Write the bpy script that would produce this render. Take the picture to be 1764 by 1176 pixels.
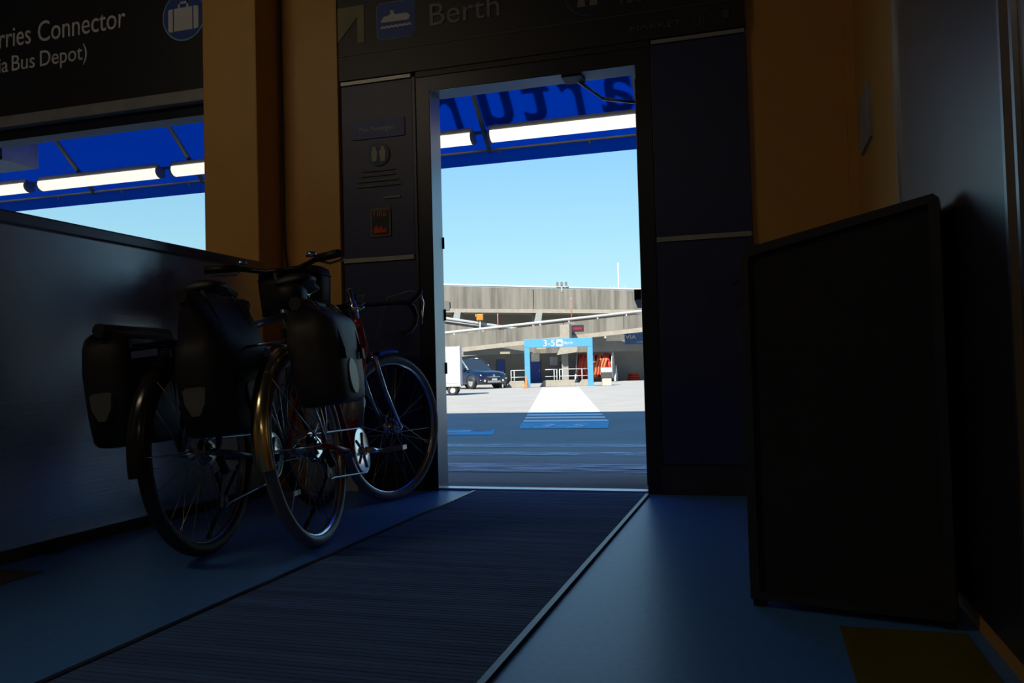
import bpy, math, random
from math import sin, cos, pi, radians, sqrt
from mathutils import Matrix, Vector, Euler
random.seed(4)
S = bpy.context.scene
for o in list(bpy.data.objects): bpy.data.objects.remove(o)

# ------------------------------------------------------------------ camera
YAW, PIT, ROL = radians(16.6), radians(1.97), radians(1.5)
cd = bpy.data.cameras.new('camera'); cam = bpy.data.objects.new('camera', cd); S.collection.objects.link(cam)
F = Vector((-sin(YAW)*cos(PIT), cos(YAW)*cos(PIT), sin(PIT)))
R0 = F.cross(Vector((0, 0, 1))).normalized(); U0 = R0.cross(F)
R = R0*cos(ROL) - U0*sin(ROL); U = R.cross(F)
m = Matrix((R, U, -F)).transposed().to_4x4(); m.translation = (0, 0, .6)
cam.matrix_world = m
cd.sensor_width = 36; cd.lens = 36*1440/1764; cd.clip_end = 500; cd.clip_start = .02
S.camera = cam

# ------------------------------------------------------------------ sky, sun, exposure
W = bpy.data.worlds.new('sky'); S.world = W; W.use_nodes = True
nt = W.node_tree; nt.nodes.clear()
out = nt.nodes.new('ShaderNodeOutputWorld'); bg = nt.nodes.new('ShaderNodeBackground')
tc = nt.nodes.new('ShaderNodeTexCoord'); sx = nt.nodes.new('ShaderNodeSeparateXYZ'); rp = nt.nodes.new('ShaderNodeValToRGB')
nt.links.new(tc.outputs['Generated'], sx.inputs[0]); nt.links.new(sx.outputs['Z'], rp.inputs[0])
nt.links.new(rp.outputs[0], bg.inputs[0]); nt.links.new(bg.outputs[0], out.inputs[0])
el = rp.color_ramp.elements
el[0].position = 0; el[0].color = (.60, .93, 1.0, 1)
el[1].position = 1; el[1].color = (.05, .21, .62, 1)
for p, c in ((.09, (.55, .90, 1.0)), (.16, (.42, .80, 1.0)), (.26, (.30, .66, 1.0)), (.55, (.13, .38, .85))):
    e = el.new(p); e.color = (*c, 1)
bg.inputs[1].default_value = 1.0
sd = bpy.data.lights.new('sun', 'SUN'); so = bpy.data.objects.new('sun', sd); S.collection.objects.link(so)
sd.energy = 11.0; sd.angle = .0093; sd.color = (1, .94, .82)
SAZ, SEL = radians(16), radians(45)     # light travels away from the door, a little to the right
dirv = Vector((sin(SAZ)*cos(SEL), cos(SAZ)*cos(SEL), -sin(SEL)))
so.rotation_euler = dirv.to_track_quat('-Z', 'Y').to_euler(); so.location = (0, -20, 30)
S.view_settings.view_transform = 'Standard'; S.view_settings.look = 'None'
S.view_settings.exposure = 0; S.view_settings.gamma = 1; S.view_settings.use_curve_mapping = False

# ------------------------------------------------------------------ materials
MATS = {}
def mat(name, col, rough=.5, metal=0, var=.12, scale=8, bump=0, stretch=None, emit=None, spec=None, coat=0, ramp=None):
    if name in MATS: return MATS[name]
    M = bpy.data.materials.new(name); M.use_nodes = True; t = M.node_tree; b = t.nodes['Principled BSDF']
    b.inputs['Roughness'].default_value = rough; b.inputs['Metallic'].default_value = metal
    if spec is not None: b.inputs['Specular IOR Level'].default_value = spec
    if coat: b.inputs['Coat Weight'].default_value = coat; b.inputs['Coat Roughness'].default_value = .08
    co = t.nodes.new('ShaderNodeTexCoord'); mp = t.nodes.new('ShaderNodeMapping'); nz = t.nodes.new('ShaderNodeTexNoise'); cr = t.nodes.new('ShaderNodeValToRGB')
    t.links.new(co.outputs['Object'], mp.inputs[0]); t.links.new(mp.outputs[0], nz.inputs['Vector']); t.links.new(nz.outputs['Fac'], cr.inputs[0])
    if stretch: mp.inputs['Scale'].default_value = stretch
    nz.inputs['Scale'].default_value = scale; nz.inputs['Detail'].default_value = 5
    e = cr.color_ramp.elements
    if ramp:
        e[0].position, e[1].position = ramp
    else:
        e[0].position, e[1].position = .3, .7
    e[0].color = (*[c*(1-var) for c in col], 1); e[1].color = (*[min(1, c*(1+var)) for c in col], 1)
    t.links.new(cr.outputs[0], b.inputs['Base Color'])
    if bump:
        bp = t.nodes.new('ShaderNodeBump'); bp.inputs['Strength'].default_value = bump; bp.inputs['Distance'].default_value = .01
        t.links.new(nz.outputs['Fac'], bp.inputs['Height']); t.links.new(bp.outputs[0], b.inputs['Normal'])
    if emit:
        b.inputs['Emission Color'].default_value = (*emit[0], 1); b.inputs['Emission Strength'].default_value = emit[1]
    MATS[name] = M; return M

def fabric_mat(name, col, tcol, w):
    M = bpy.data.materials.new(name); M.use_nodes = True; t = M.node_tree; t.nodes.clear()
    o = t.nodes.new('ShaderNodeOutputMaterial'); d = t.nodes.new('ShaderNodeBsdfDiffuse'); l = t.nodes.new('ShaderNodeBsdfTranslucent'); x = t.nodes.new('ShaderNodeMixShader')
    nz = t.nodes.new('ShaderNodeTexNoise'); nz.inputs['Scale'].default_value = 1.5
    hs = t.nodes.new('ShaderNodeMixRGB'); hs.inputs[1].default_value = (*tcol, 1); hs.inputs[2].default_value = (*[c*.85 for c in tcol], 1)
    t.links.new(nz.outputs['Fac'], hs.inputs[0]); t.links.new(hs.outputs[0], l.inputs[0])
    d.inputs[0].default_value = (*col, 1); x.inputs[0].default_value = w
    t.links.new(d.outputs[0], x.inputs[1]); t.links.new(l.outputs[0], x.inputs[2]); t.links.new(x.outputs[0], o.inputs[0])
    MATS[name] = M; return M

def worn_mat(name, col, lo, hi, scale, stretch=(1, 1, 1)):
    """thin worn road paint: paint where noise is high, nothing where it has rubbed off"""
    M = bpy.data.materials.new(name); M.use_nodes = True; t = M.node_tree; b = t.nodes['Principled BSDF']
    b.inputs['Base Color'].default_value = (*col, 1); b.inputs['Roughness'].default_value = .8
    co = t.nodes.new('ShaderNodeTexCoord'); mp = t.nodes.new('ShaderNodeMapping'); mp.inputs['Scale'].default_value = stretch
    nz = t.nodes.new('ShaderNodeTexNoise'); nz.inputs['Scale'].default_value = scale; nz.inputs['Detail'].default_value = 8
    cr = t.nodes.new('ShaderNodeValToRGB'); cr.color_ramp.elements[0].position = lo; cr.color_ramp.elements[1].position = hi
    t.links.new(co.outputs['Object'], mp.inputs[0]); t.links.new(mp.outputs[0], nz.inputs['Vector']); t.links.new(nz.outputs['Fac'], cr.inputs[0])
    t.links.new(cr.outputs[0], b.inputs['Alpha'])
    MATS[name] = M; return M

def glass_mat():
    M = bpy.data.materials.new('clear_glass'); M.use_nodes = True; t = M.node_tree; t.nodes.clear()
    o = t.nodes.new('ShaderNodeOutputMaterial'); a = t.nodes.new('ShaderNodeBsdfTransparent'); g = t.nodes.new('ShaderNodeBsdfGlossy'); x = t.nodes.new('ShaderNodeMixShader'); f = t.nodes.new('ShaderNodeLayerWeight'); pw = t.nodes.new('ShaderNodeMath'); pw.operation = 'POWER'; pw.inputs[1].default_value = 5; ml = t.nodes.new('ShaderNodeMath'); ml.operation = 'MULTIPLY_ADD'; ml.inputs[1].default_value = .9; ml.inputs[2].default_value = .035
    g.inputs['Roughness'].default_value = .02; f.inputs[0].default_value = .5; a.inputs[0].default_value = (.97, .98, .98, 1)
    t.links.new(f.outputs['Facing'], pw.inputs[0]); t.links.new(pw.outputs[0], ml.inputs[0]); t.links.new(ml.outputs[0], x.inputs[0]); t.links.new(a.outputs[0], x.inputs[1]); t.links.new(g.outputs[0], x.inputs[2]); t.links.new(x.outputs[0], o.inputs[0])
    MATS['clear_glass'] = M; return M

def mat_floor():
    M = mat('floor_vinyl', (.09, .30, .78), .36, var=.1, scale=60, spec=.42)
    return M

YELLOW = mat('yellow_paint', (.72, .38, .075), .42, var=.05, scale=5)
BLACK = mat('black_plastic', (.016, .016, .018), .5)
RUBBER = mat('tyre_rubber', (.022, .022, .024), .6, scale=40)
CHROME = mat('bright_metal', (.78, .80, .84), .16, 1, var=.04)
ALU = mat('brushed_aluminium', (.55, .57, .60), .34, 1, var=.1, scale=30, stretch=(1, 1, .1))
STEEL = mat('stainless_panel', (.84, .90, .95), .27, .90, var=.05, scale=1.0, stretch=(1, .8, 230), bump=.06)
DARKMETAL = mat('dark_frame_metal', (.035, .04, .055), .35, .6)
SIGNBLACK = mat('dark_sign_face', (.018, .018, .019), .45)
WHITEINK = mat('white_lettering', (.72, .72, .68), .5, var=.03)
BLUEINK = mat('blue_sign_ink', (.03, .09, .38), .5, var=.05)
PANEL = mat('dark_panel_face', (.028, .042, .12), .42, var=.1)
CONC = mat('streaked_concrete', (.150, .142, .124), .9, var=.30, scale=1.0, stretch=(2.2, 2.2, .16), bump=.15, ramp=(.34, .62))
CONC2 = mat('plain_concrete', (.27, .25, .21), .9, var=.12, scale=3)
CONCD = mat('recess_wall', (.22, .215, .20), .9, var=.1, scale=1)
GALV = mat('galvanised_rail', (.36, .38, .385), .5, 0, var=.05)
SIGNBLUE = mat('arch_blue', (.065, .26, .50), .45, var=.03)
WHITE = mat('white_paint', (.50, .51, .52), .4, var=.03)
NAVY = mat('navy_car_paint', (.007, .012, .036), .18, .3, var=.05, coat=.8)
CARGLASS = mat('car_glass', (.02, .03, .04), .08, 0, var=.02, spec=.3)
ORANGE = mat('orange_cone', (.50, .14, .025), .5, var=.04)
RED = mat('red_hose', (.40, .030, .015), .6, var=.15)
REDORANGE = mat('orange_hose', (.55, .12, .045), .6, var=.15)
WHITEROAD = mat('white_road_paint', (.92, .92, .90), .8, var=.04)
BAG = mat('pannier_fabric', (.014, .014, .015), .55, var=.2, scale=30)
BAGB = mat('grey_pannier_fabric', (.05, .045, .04), .5, var=.2, scale=30)
REFL = mat('grey_reflector', (.15, .155, .15), .35, var=.05)
BRASS = mat('polished_fender', (.80, .66, .32), .17, 1, var=.04)
REDPAINT = mat('red_frame_paint', (.50, .02, .02), .25, var=.05)
GREYPAINT = mat('grey_frame_paint', (.16, .18, .22), .25, .3, var=.05)
LAMPM = mat('lamp_diffuser', (.9, .88, .8), .5, emit=((1, .92, .74), 1.25), var=.02)
CANOPY = fabric_mat('blue_awning_fabric', (.01, .05, .30), (.0, .085, .62), .80)
LETTERF = fabric_mat('awning_lettering', (.8, .8, .8), (.62, .66, .68), .55)

# ------------------------------------------------------------------ mesh helpers
class G:
    def __init__(s): s.v = []; s.f = []; s.sm = []
    def add(s, vs, fs, smooth=False):
        n = len(s.v); s.v += [tuple(v) for v in vs]; s.f += [tuple(i+n for i in f) for f in fs]; s.sm += [smooth]*len(fs); return s
    def box(s, c, d, rot=None):
        hx, hy, hz = d[0]/2, d[1]/2, d[2]/2
        vs = [Vector((x, y, z)) for z in (-hz, hz) for y in (-hy, hy) for x in (-hx, hx)]
        if rot: vs = [Euler(rot).to_matrix() @ v for v in vs]
        vs = [v+Vector(c) for v in vs]
        return s.add(vs, [(0, 2, 3, 1), (4, 5, 7, 6), (0, 1, 5, 4), (2, 6, 7, 3), (0, 4, 6, 2), (1, 3, 7, 5)])
    def b2(s, x0, x1, y0, y1, z0, z1): return s.box(((x0+x1)/2, (y0+y1)/2, (z0+z1)/2), (abs(x1-x0), abs(y1-y0), abs(z1-z0)))
    def tube(s, pts, r, n=8, closed=False, cap=True):
        pts = [Vector(p) for p in pts]; N = len(pts); rs = r if isinstance(r, (list, tuple)) else [r]*N
        vs = []; up = None
        for i, p in enumerate(pts):
            a = pts[(i-1) % N] if (closed or i) else p; b = pts[(i+1) % N] if (closed or i < N-1) else p
            t = (b-a).normalized()
            if up is None:
                up = Vector((0, 0, 1)) if abs(t.z) < .9 else Vector((1, 0, 0))
            x = t.cross(up)
            if x.length < 1e-4: x = t.orthogonal()
            x.normalize(); y = x.cross(t); up = y
            vs += [p + (x*cos(2*pi*k/n)+y*sin(2*pi*k/n))*rs[i] for k in range(n)]
        fs = []
        for i in range(N if closed else N-1):
            j = (i+1) % N
            fs += [(i*n+k, i*n+(k+1) % n, j*n+(k+1) % n, j*n+k) for k in range(n)]
        s.add(vs, fs, True)
        if cap and not closed:
            m = len(s.v)-len(vs); s.f += [tuple(m+k for k in reversed(range(n))), tuple(m+(N-1)*n+k for k in range(n))]; s.sm += [False, False]
        return s
    def lathe(s, prof, n=24, axis='Z', c=(0, 0, 0), a0=0, a1=2*pi, smooth=True):
        full = abs(a1-a0-2*pi) < 1e-6; m = n if full else n+1; vs = []
        for k in range(m):
            a = a0+(a1-a0)*k/n
            for r, h in prof:
                p = {'Z': (r*cos(a), r*sin(a), h), 'X': (h, r*cos(a), r*sin(a)), 'Y': (r*sin(a), h, r*cos(a))}[axis]
                vs.append((p[0]+c[0], p[1]+c[1], p[2]+c[2]))
        q = len(prof); fs = []
        for k in range(n):
            j = (k+1) % m
            for i in range(q-1): fs.append((k*q+i, j*q+i, j*q+i+1, k*q+i+1))
        return s.add(vs, fs, smooth)
    def prism(s, poly, a, b, plane='XZ'):
        """extrude a 2-D outline between a and b along the missing axis"""
        n = len(poly); mk = {'XZ': lambda p, h: (p[0], h, p[1]), 'YZ': lambda p, h: (h, p[0], p[1]), 'XY': lambda p, h: (p[0], p[1], h)}[plane]
        vs = [mk(p, a) for p in poly]+[mk(p, b) for p in poly]
        fs = [tuple(range(n)), tuple(reversed(range(n, 2*n)))]+[(i, (i+1) % n, n+(i+1) % n, n+i) for i in range(n)]
        return s.add(vs, fs)
    def loft(s, rings, smooth=True, cap=True):
        n = len(rings[0]); vs = [p for r in rings for p in r]; fs = []
        for i in range(len(rings)-1): fs += [(i*n+k, i*n+(k+1) % n, (i+1)*n+(k+1) % n, (i+1)*n+k) for k in range(n)]
        if cap: fs += [tuple(reversed(range(n))), tuple((len(rings)-1)*n+k for k in range(n))]
        return s.add(vs, fs, smooth)
    def xf(s, M): s.v = [tuple(M @ Vector(v)) for v in s.v]; return s
    def mesh(s, name, material):
        me = bpy.data.meshes.new(name); me.from_pydata(s.v, [], s.f); me.materials.append(material)
        me.polygons.foreach_set('use_smooth', s.sm); me.update()
        import bmesh
        b = bmesh.new(); b.from_mesh(me); bmesh.ops.recalc_face_normals(b, faces=b.faces); b.to_mesh(me); b.free()
        return me

COL = S.collection
def link(name, data, parent=None, mtx=None, bev=0):
    o = bpy.data.objects.new(name, data); COL.objects.link(o)
    if parent: o.parent = parent
    if mtx is not None: o.matrix_local = mtx
    if bev:
        md = o.modifiers.new('bevel', 'BEVEL'); md.width = bev; md.segments = 2; md.limit_method = 'ANGLE'
    return o
def part(name, g, material, parent, mtx=None, bev=0, label=None):
    o = link(name, g.mesh(name, material), parent, mtx, bev)
    if label: o['label'] = label
    return o
def tag(o, label, cat, group=None, kind=None):
    o['label'] = label; o['category'] = cat
    if group: o['group'] = group
    if kind: o['kind'] = kind
    return o
def thing(name, label, cat, loc=(0, 0, 0), rot=(0, 0, 0), group=None):
    o = link(name, None); o.location = loc; o.rotation_euler = rot; o.empty_display_size = .1
    return tag(o, label, cat, group)
def struct(name, g, material, label, cat='wall', bev=0):
    o = link(name, g.mesh(name, material), None, None, bev); o['kind'] = 'structure'; o['label'] = label; o['category'] = cat; return o
def text_mesh(name, s, size, material, depth=.002, spacing=1.0, bold=0):
    c = bpy.data.curves.new(name, 'FONT'); c.body = s; c.size = size; c.extrude = depth; c.space_character = spacing; c.resolution_u = 4; c.offset = bold
    o = bpy.data.objects.new(name, c); COL.objects.link(o)
    bpy.context.view_layer.update()
    me = bpy.data.meshes.new_from_object(o.evaluated_get(bpy.context.evaluated_depsgraph_get()))
    bpy.data.objects.remove(o); bpy.data.curves.remove(c)
    me.name = name; me.materials.clear(); me.materials.append(material); return me
def text(name, s, size, loc, material, parent, rot=(pi/2, 0, 0), width=None, depth=.002, label=None):
    me = text_mesh(name, s, size, material, depth)
    xs = [v.co.x for v in me.vertices]; x0, x1 = min(xs), max(xs)
    if width:
        k = width/(x1-x0)
        for v in me.vertices: v.co.x = (v.co.x-x0)*k
    M = Matrix.Translation(Vector(loc)) @ Euler(rot).to_matrix().to_4x4()
    o = link(name, me, parent, M)
    if label: o['label'] = label
    return o
def circ(r, n=28, c=(0, 0), a0=0): return [(c[0]+r*cos(a0+2*pi*k/n), c[1]+r*sin(a0+2*pi*k/n)) for k in range(n)]
def rrect(x0, x1, z0, z1, r, n=5):
    P = []
    for cx, cz, a in ((x1-r, z1-r, 0), (x0+r, z1-r, pi/2), (x0+r, z0+r, pi), (x1-r, z0+r, 1.5*pi)):
        P += [(cx+r*cos(a+pi/2*k/n), cz+r*sin(a+pi/2*k/n)) for k in range(n+1)]
    return P
def rot4(e): return Euler(e).to_matrix().to_4x4()
def T(*p): return Matrix.Translation(Vector(p))

# ================================================================== THE ROOM
WY = 4.0       # inner face of the door wall
DX0, DX1, DH = -1.596, -.533, 2.05
struct('floor', G().b2(-7, .44, -5, 4.0, -.1, 0), mat_floor(), 'glossy dark grey vinyl floor of the terminal hall', 'floor')
struct('ceiling', G().b2(-7, .44, -5, 4.2, 3.4, 3.5), mat('ceiling_paint', (.20, .19, .17), .9), 'flat ceiling above the terminal hall', 'ceiling')
g = G(); g.b2(-7.2, .64, 4.0, 4.106, 2.13, 3.4)                    # header over window and door
g.b2(-2.78, -2.10, 4.0, 4.106, 0, 2.13)                             # pier behind the columns
g.b2(-.02, .64, 4.0, 4.106, 0, 2.13)                                # yellow pier right of the door
g.b2(-2.10, DX0-.07, 4.0, 4.106, 0, 2.13); g.b2(DX1+.065, -.02, 4.0, 4.106, 0, 2.13); g.b2(-7.2, -2.78, 4.0, 4.106, 0, .9)                                # below the window
struct('wall_front', g, YELLOW, 'yellow painted wall around the doorway and window', 'wall')
struct('wall_right', G().b2(.44, .6, -5, 4.0, 0, 3.4), mat('yellow_paint_wall', (.70, .37, .07), .45, var=.05, scale=4), 'yellow painted wall beside the black cabinet', 'wall')
struct('wall_left', G().b2(-7.2, -7.0, -5, 4.0, 0, 3.4), mat('grey_wall', (.3, .28, .25), .7), 'far side wall of the hall behind the steel partition', 'wall')
struct('wall_rear', G().b2(-7.2, .64, -5.2, -5, 0, 3.4), mat('grey_wall', (.3, .28, .25), .7), 'rear wall of the terminal hall', 'wall')
struct('roof', G().b2(-60, 45, -16, 4.3, 5.2, 16.2).b2(-60, 45, -16, 4.25, 3.5, 5.2), CONC2, 'upper storey of the terminal building above the awning', 'building')

# baseboard pieces
struct('baseboard_left', G().b2(-2.10, DX0-.07, 3.965, 4.0, 0, .136), mat('kick_base', (.03, .032, .045), .5), 'dark plinth below the notice panel', 'plinth')
struct('baseboard_right', G().b2(-.47, -.02, 3.965, 4.0, 0, .136), mat('kick_base', (.11, .11, .11), .6), 'grey plinth below the dark panel right of the doorway', 'plinth')

# columns
c1 = thing('wall_column', 'square yellow column rising behind the end of the steel partition', 'column', (-2.618, 3.865, 0))
part('shaft', G().b2(-.162, .162, -.135, .135, 0, 3.4), YELLOW, c1, bev=.006)
c2 = thing('wall_column', 'flat yellow pilaster beside the dark notice panel, with a cable on it', 'column', (-2.28, 3.975, 0))
part('shaft', G().b2(-.174, .174, -.025, .025, 0, 3.4), YELLOW, c2, bev=.004)
part('cable', G().tube([(-.16, -.036, 3.3), (-.158, -.034, 2.2), (-.157, -.034, 1.35), (-.15, -.036, 1.25), (-.13, -.04, 1.15), (-.125, -.034, .9)], .005, 6), mat('cable_sheath', (.10, .09, .05), .5), c2)
t = thing('wall_pedestal', 'pale grey pedestal box at the foot of the yellow pilaster behind the bicycles', 'box', (-2.14, 3.915, 0))
PG = mat('pale_guard', (.66, .78, .76), .5)
part('casing', G().b2(-.15, .15, -.045, .045, 0, .70), PG, t, bev=.008)
part('lid', G().b2(-.155, .155, -.05, .05, .70, .72), PG, t, bev=.005)

# window left of the door
w1 = link('window_1', G().b2(-7, -2.785, 4.0, 4.10, .9, .95).b2(-7, -2.785, 3.985, 4.10, 2.085, 2.155).mesh('window_1', DARKMETAL)); w1['kind'] = 'structure'; w1['label'] = 'wide window over the steel partition with dark frame'; w1['category'] = 'window'
part('pane', G().b2(-7, -2.79, 4.05, 4.056, .95, 2.085), glass_mat(), w1)
part('mullion', G().b2(-5.7, -5.65, 4.02, 4.09, .95, 2.085), DARKMETAL, w1)

# door frame + dark side panels
fr = link('door_1', G().b2(DX0-.075, DX0, 3.97, 4.11, 0, 2.125).b2(DX1, DX1+.07, 3.97, 4.11, 0, 2.125).b2(DX0, DX1, 3.97, 4.11, DH, 2.125).mesh('door_1', mat('door_frame', (.022, .025, .035), .35, .2, var=.06)))
fr['kind'] = 'structure'; fr['label'] = 'open doorway with dull metal frame'; fr['category'] = 'door'
LIN = mat('reveal_sheen_metal', (.20, .22, .26), .3, .85, var=.06)  # added lining, a lighter frame metal where the reveals catch daylight
part('reveal_sheen', G().b2(DX0-.001, DX0+.003, 3.975, 4.112, .0, DH), LIN, fr); part('reveal_sheen', G().b2(DX0, DX1, 3.975, 4.112, DH-.003, DH+.001), LIN, fr)
part('threshold', G().b2(DX0, DX1, 4.0, 4.07, -.01, .010), ALU, fr, label='bright metal threshold strip')
for z in (.62, .90, 1.28): part('hinge', G().tube([(DX0+.006, 4.115, z-.03), (DX0+.006, 4.115, z+.03)], .005, 8), BLACK, fr)
part('stop_bead', G().b2(DX0-.09, DX0-.075, 3.962, 3.975, 0, 2.13), mat('bead_dark', (.06, .07, .09), .4, .3), fr)
leafM = T(-.536, 4.12, 0) @ rot4((0, 0, radians(6.5)))
leaf = part('door_leaf', G().b2(-.022, .022, 0, .96, .02, 2.03), DARKMETAL, fr, leafM, bev=.004, label='dark door leaf folded open outside')
part('push_bar', G().b2(-.065, -.022, .3, .93, .955, 1.01), BLACK, leaf)
cl = part('door_closer', G().b2(-.90, -.80, 3.99, 4.10, 2.035, 2.085), BLACK, fr)
part('closer_arm', G().tube([(-.84, 4.08, 2.045), (-.73, 4.2, 1.975)], .009, 6).tube([(-.73, 4.2, 1.975), (-.56, 4.3, 1.965)], .009, 6), ALU, cl)

def side_panel(name, x0, x1, label):
    t = thing(name, label, 'panel', ((x0+x1)/2, 3.985, 0)); w = (x1-x0)/2
    part('upper_panel', G().b2(-w, w, -.012, .015, 1.21, 2.13), PANEL, t, bev=.003)
    part('lower_panel', G().b2(-w, w, -.012, .015, .14, 1.185), PANEL, t, bev=.003)
    part('rail', G().b2(-w+.005, w-.005, -.022, .012, 1.186, 1.209), mat('pale_rail', (.40, .40, .36), .4, .3), t)
    part('rail', G().b2(-w+.005, w-.005, -.022, .012, 2.132, 2.150), mat('pale_rail', (.40, .40, .36), .4, .3), t)
    return t
sp1 = side_panel('side_panel', -2.10, -1.69, 'dark glossy panel with notices left of the open doorway')
sp2 = side_panel('side_panel', -.46, -.02, 'plain dark glossy panel beside the open door leaf')

# notices on the left dark panel
t = thing('notice_sheet', 'dark blue foot passenger notice with a people symbol', 'notice', (-1.884, 3.966, 1.5))
part('header', G().b2(-.15, .15, 0, .004, .335, .43), mat('notice_header', (.025, .075, .30), .45), t)
text('lettering', 'Foot Passengers', .035, (-.105, -.001, .372), WHITEINK, t, width=.20)
part('symbol_disc', G().prism(circ(.062, c=(0, .248)), 0, .003), mat('notice_disc', (.02, .07, .16), .5), t)
for sx_ in (-1, 1):
    part('figure', G().prism([(sx_*.024-.013, .21), (sx_*.024+.013, .21), (sx_*.024+.018, .262), (sx_*.024+.010, .272), (sx_*.024+.010, .288), (sx_*.024-.010, .288), (sx_*.024-.010, .272), (sx_*.024-.018, .262)], -.003, 0), mat('pale_figure', (.45, .45, .34), .5), t)
for i, (w, z) in enumerate(((.10, .165), (.10, .14), (.12, .112), (.13, .085))):
    part('text_line', G().b2(-w, w*.9, 0, .002, z-.005, z+.005), mat('dim_print', (.16, .16, .14), .6), t)
part('text_line', G().b2(.02, .117, 0, .002, .012, .024), mat('dim_print2', (.30, .30, .28), .6), t)
t = thing('notice_sheet', 'small fire notice with orange heading and red flames', 'notice', (-1.881, 3.966, 1.39))
part('sheet', G().b2(-.058, .058, 0, .004, -.075, .075), mat('fire_sheet', (.20, .16, .12), .6), t)
part('border', G().b2(-.048, .048, -.002, .001, -.066, .062), mat('fire_inner', (.035, .03, .03), .6), t)
text('lettering', 'FIRE', .04, (-.038, -.003, .03), mat('fire_orange', (.75, .20, .06), .6), t, width=.076)
part('flame', G().prism([(-.04, -.055), (.035, -.055), (.03, -.03), (.018, -.042), (.004, -.018), (-.008, -.034), (-.022, -.014), (-.036, -.032)], -.004, -.001), mat('fire_red', (.75, .05, .02), .6), t)

# signs over window and door
def fascia(name, x0, x1, z0, z1, y, label):
    t = thing(name, label, 'sign', ((x0+x1)/2, y, z0)); w = (x1-x0)/2
    part('sign_face', G().b2(-w, w, -.02, .03, 0, z1-z0), SIGNBLACK, t)
    return t
s1 = fascia('hanging_sign', -7.0, -2.80, 2.215, 3.2, 3.965, 'dark overhead sign for the ferries connector and bus depot')
ox = 4.9
part('bottom_rail', G().b2(-2.1, 2.1, -.035, .03, -.065, 0), mat('pale_bottom_rail', (.34, .33, .30), .4, .2), s1)
def sign_local(x): return x - (-4.9)
for wd_, x_, w_ in (('Ferries', -4.515, .37), ('Connector', -4.09, .635)): text('lettering', wd_, .178, (sign_local(x_), -.024, .425), WHITEINK, s1, width=w_)
for wd_, x_, w_ in (('(via', -4.485, .165), ('Bus', -4.29, .175), ('Depot)', -4.075, .345)): text('lettering', wd_, .135, (sign_local(x_), -.024, .275), WHITEINK, s1, width=w_)
d = part('symbol_ring', G().prism(circ(.142, 40, (sign_local(-3.055), .43)), -.026, -.02), mat('pale_blue_ink', (.25, .50, .62), .5), s1)
part('symbol_disc', G().prism(circ(.133, 40, (sign_local(-3.055), .43)), -.029, -.026), BLUEINK, d)
part('suitcase', G().prism(rrect(sign_local(-3.055)-.10, sign_local(-3.055)+.10, .345, .475, .012), -.032, -.029), WHITEINK, d)
gh = G(); cx = sign_local(-3.055)
gh.b2(cx-.035, cx-.022, -.032, -.029, .475, .51).b2(cx+.022, cx+.035, -.032, -.029, .475, .51).b2(cx-.035, cx+.035, -.032, -.029, .498, .51)
part('suitcase_handle', gh, WHITEINK, d)
for q in (-.068, .062): part('suitcase_strap', G().b2(cx+q, cx+q+.006, -.034, -.031, .345, .475), BLUEINK, d)

s2 = fascia('door_sign', -2.10, -.02, 2.155, 3.2, 3.975, 'dark overhead sign with ship symbol and berth arrow above the doorway')
def sl(x): return x+1.06
part('transom', G().b2(sl(DX0-.07), sl(DX1+.07), -.012, .024, -.03, 0), SIGNBLACK, s2)
PALEY = mat('pale_yellow_ink', (.26, .25, .10), .5)
part('seam', G().b2(-1.04, 1.04, -.023, -.019, .128, .133), mat('seam_grey', (.10, .10, .09), .5), s2)
ar = part('arrow', G().prism([(sl(-2.10), .39), (sl(-1.945), .39), (sl(-1.945), .19), (sl(-1.985), .19), (sl(-1.985), .33), (sl(-2.10), .205)], -.024, -.02), PALEY, s2, label='pale yellow arrow')
ic = part('symbol_frame', G().prism(rrect(sl(-1.873), sl(-1.655), .188, .382, .025), -.023, -.02), mat('pale_blue_ink', (.25, .50, .62), .5), s2)
part('symbol_field', G().prism(rrect(sl(-1.869), sl(-1.659), .192, .378, .022), -.026, -.023), BLUEINK, ic)
part('ship', G().prism([(sl(-1.85), .275), (sl(-1.83), .305), (sl(-1.80), .31), (sl(-1.79), .318), (sl(-1.77), .318), (sl(-1.765), .31), (sl(-1.70), .31), (sl(-1.68), .295), (sl(-1.69), .272)], -.029, -.026), WHITEINK, ic)
part('funnel', G().prism([(sl(-1.79), .318), (sl(-1.77), .318), (sl(-1.777), .335), (sl(-1.793), .335)], -.029, -.026), WHITEINK, ic)
wv = [(sl(-1.85)+.175*k/14, .252+.006*(k % 2)) for k in range(15)]
part('wave', G().prism(wv+[(p[0], p[1]-.012) for p in reversed(wv)], -.029, -.026), WHITEINK, ic)
text('lettering', 'Berth', .165, (sl(-1.573), -.023, .222), mat('grey_lettering', (.24, .24, .24), .5), s2, width=.375)
rg = part('symbol_ring', G().prism(circ(.115, 36, (sl(-.751), .27)), -.023, -.02), mat('dim_teal_ink', (.05, .10, .10), .5), s2)
part('symbol_disc', G().prism(circ(.108, 36, (sl(-.751), .27)), -.026, -.023), mat('deep_blue_ink', (.012, .02, .06), .5), rg)
for q in (-.03, .03): part('figure', G().prism([(sl(-.751)+q-.02, .20), (sl(-.751)+q+.02, .20), (sl(-.751)+q+.008, .29), (sl(-.751)+q-.008, .29)], -.029, -.026), mat('dim_print2', (.30, .30, .28), .6), rg)
DIM = mat('dim_sign_print', (.09, .09, .09), .5)
text('lettering', 'Items', .15, (sl(-.589), -.023, .187), mat('dim_sign_print_b', (.13, .13, .13), .5), s2, width=.24)
text('lettering', 'MARKET', .036, (sl(-.549), -.023, .045), mat('dim_sign_print_b', (.13, .13, .13), .5), s2, width=.245)
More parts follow.
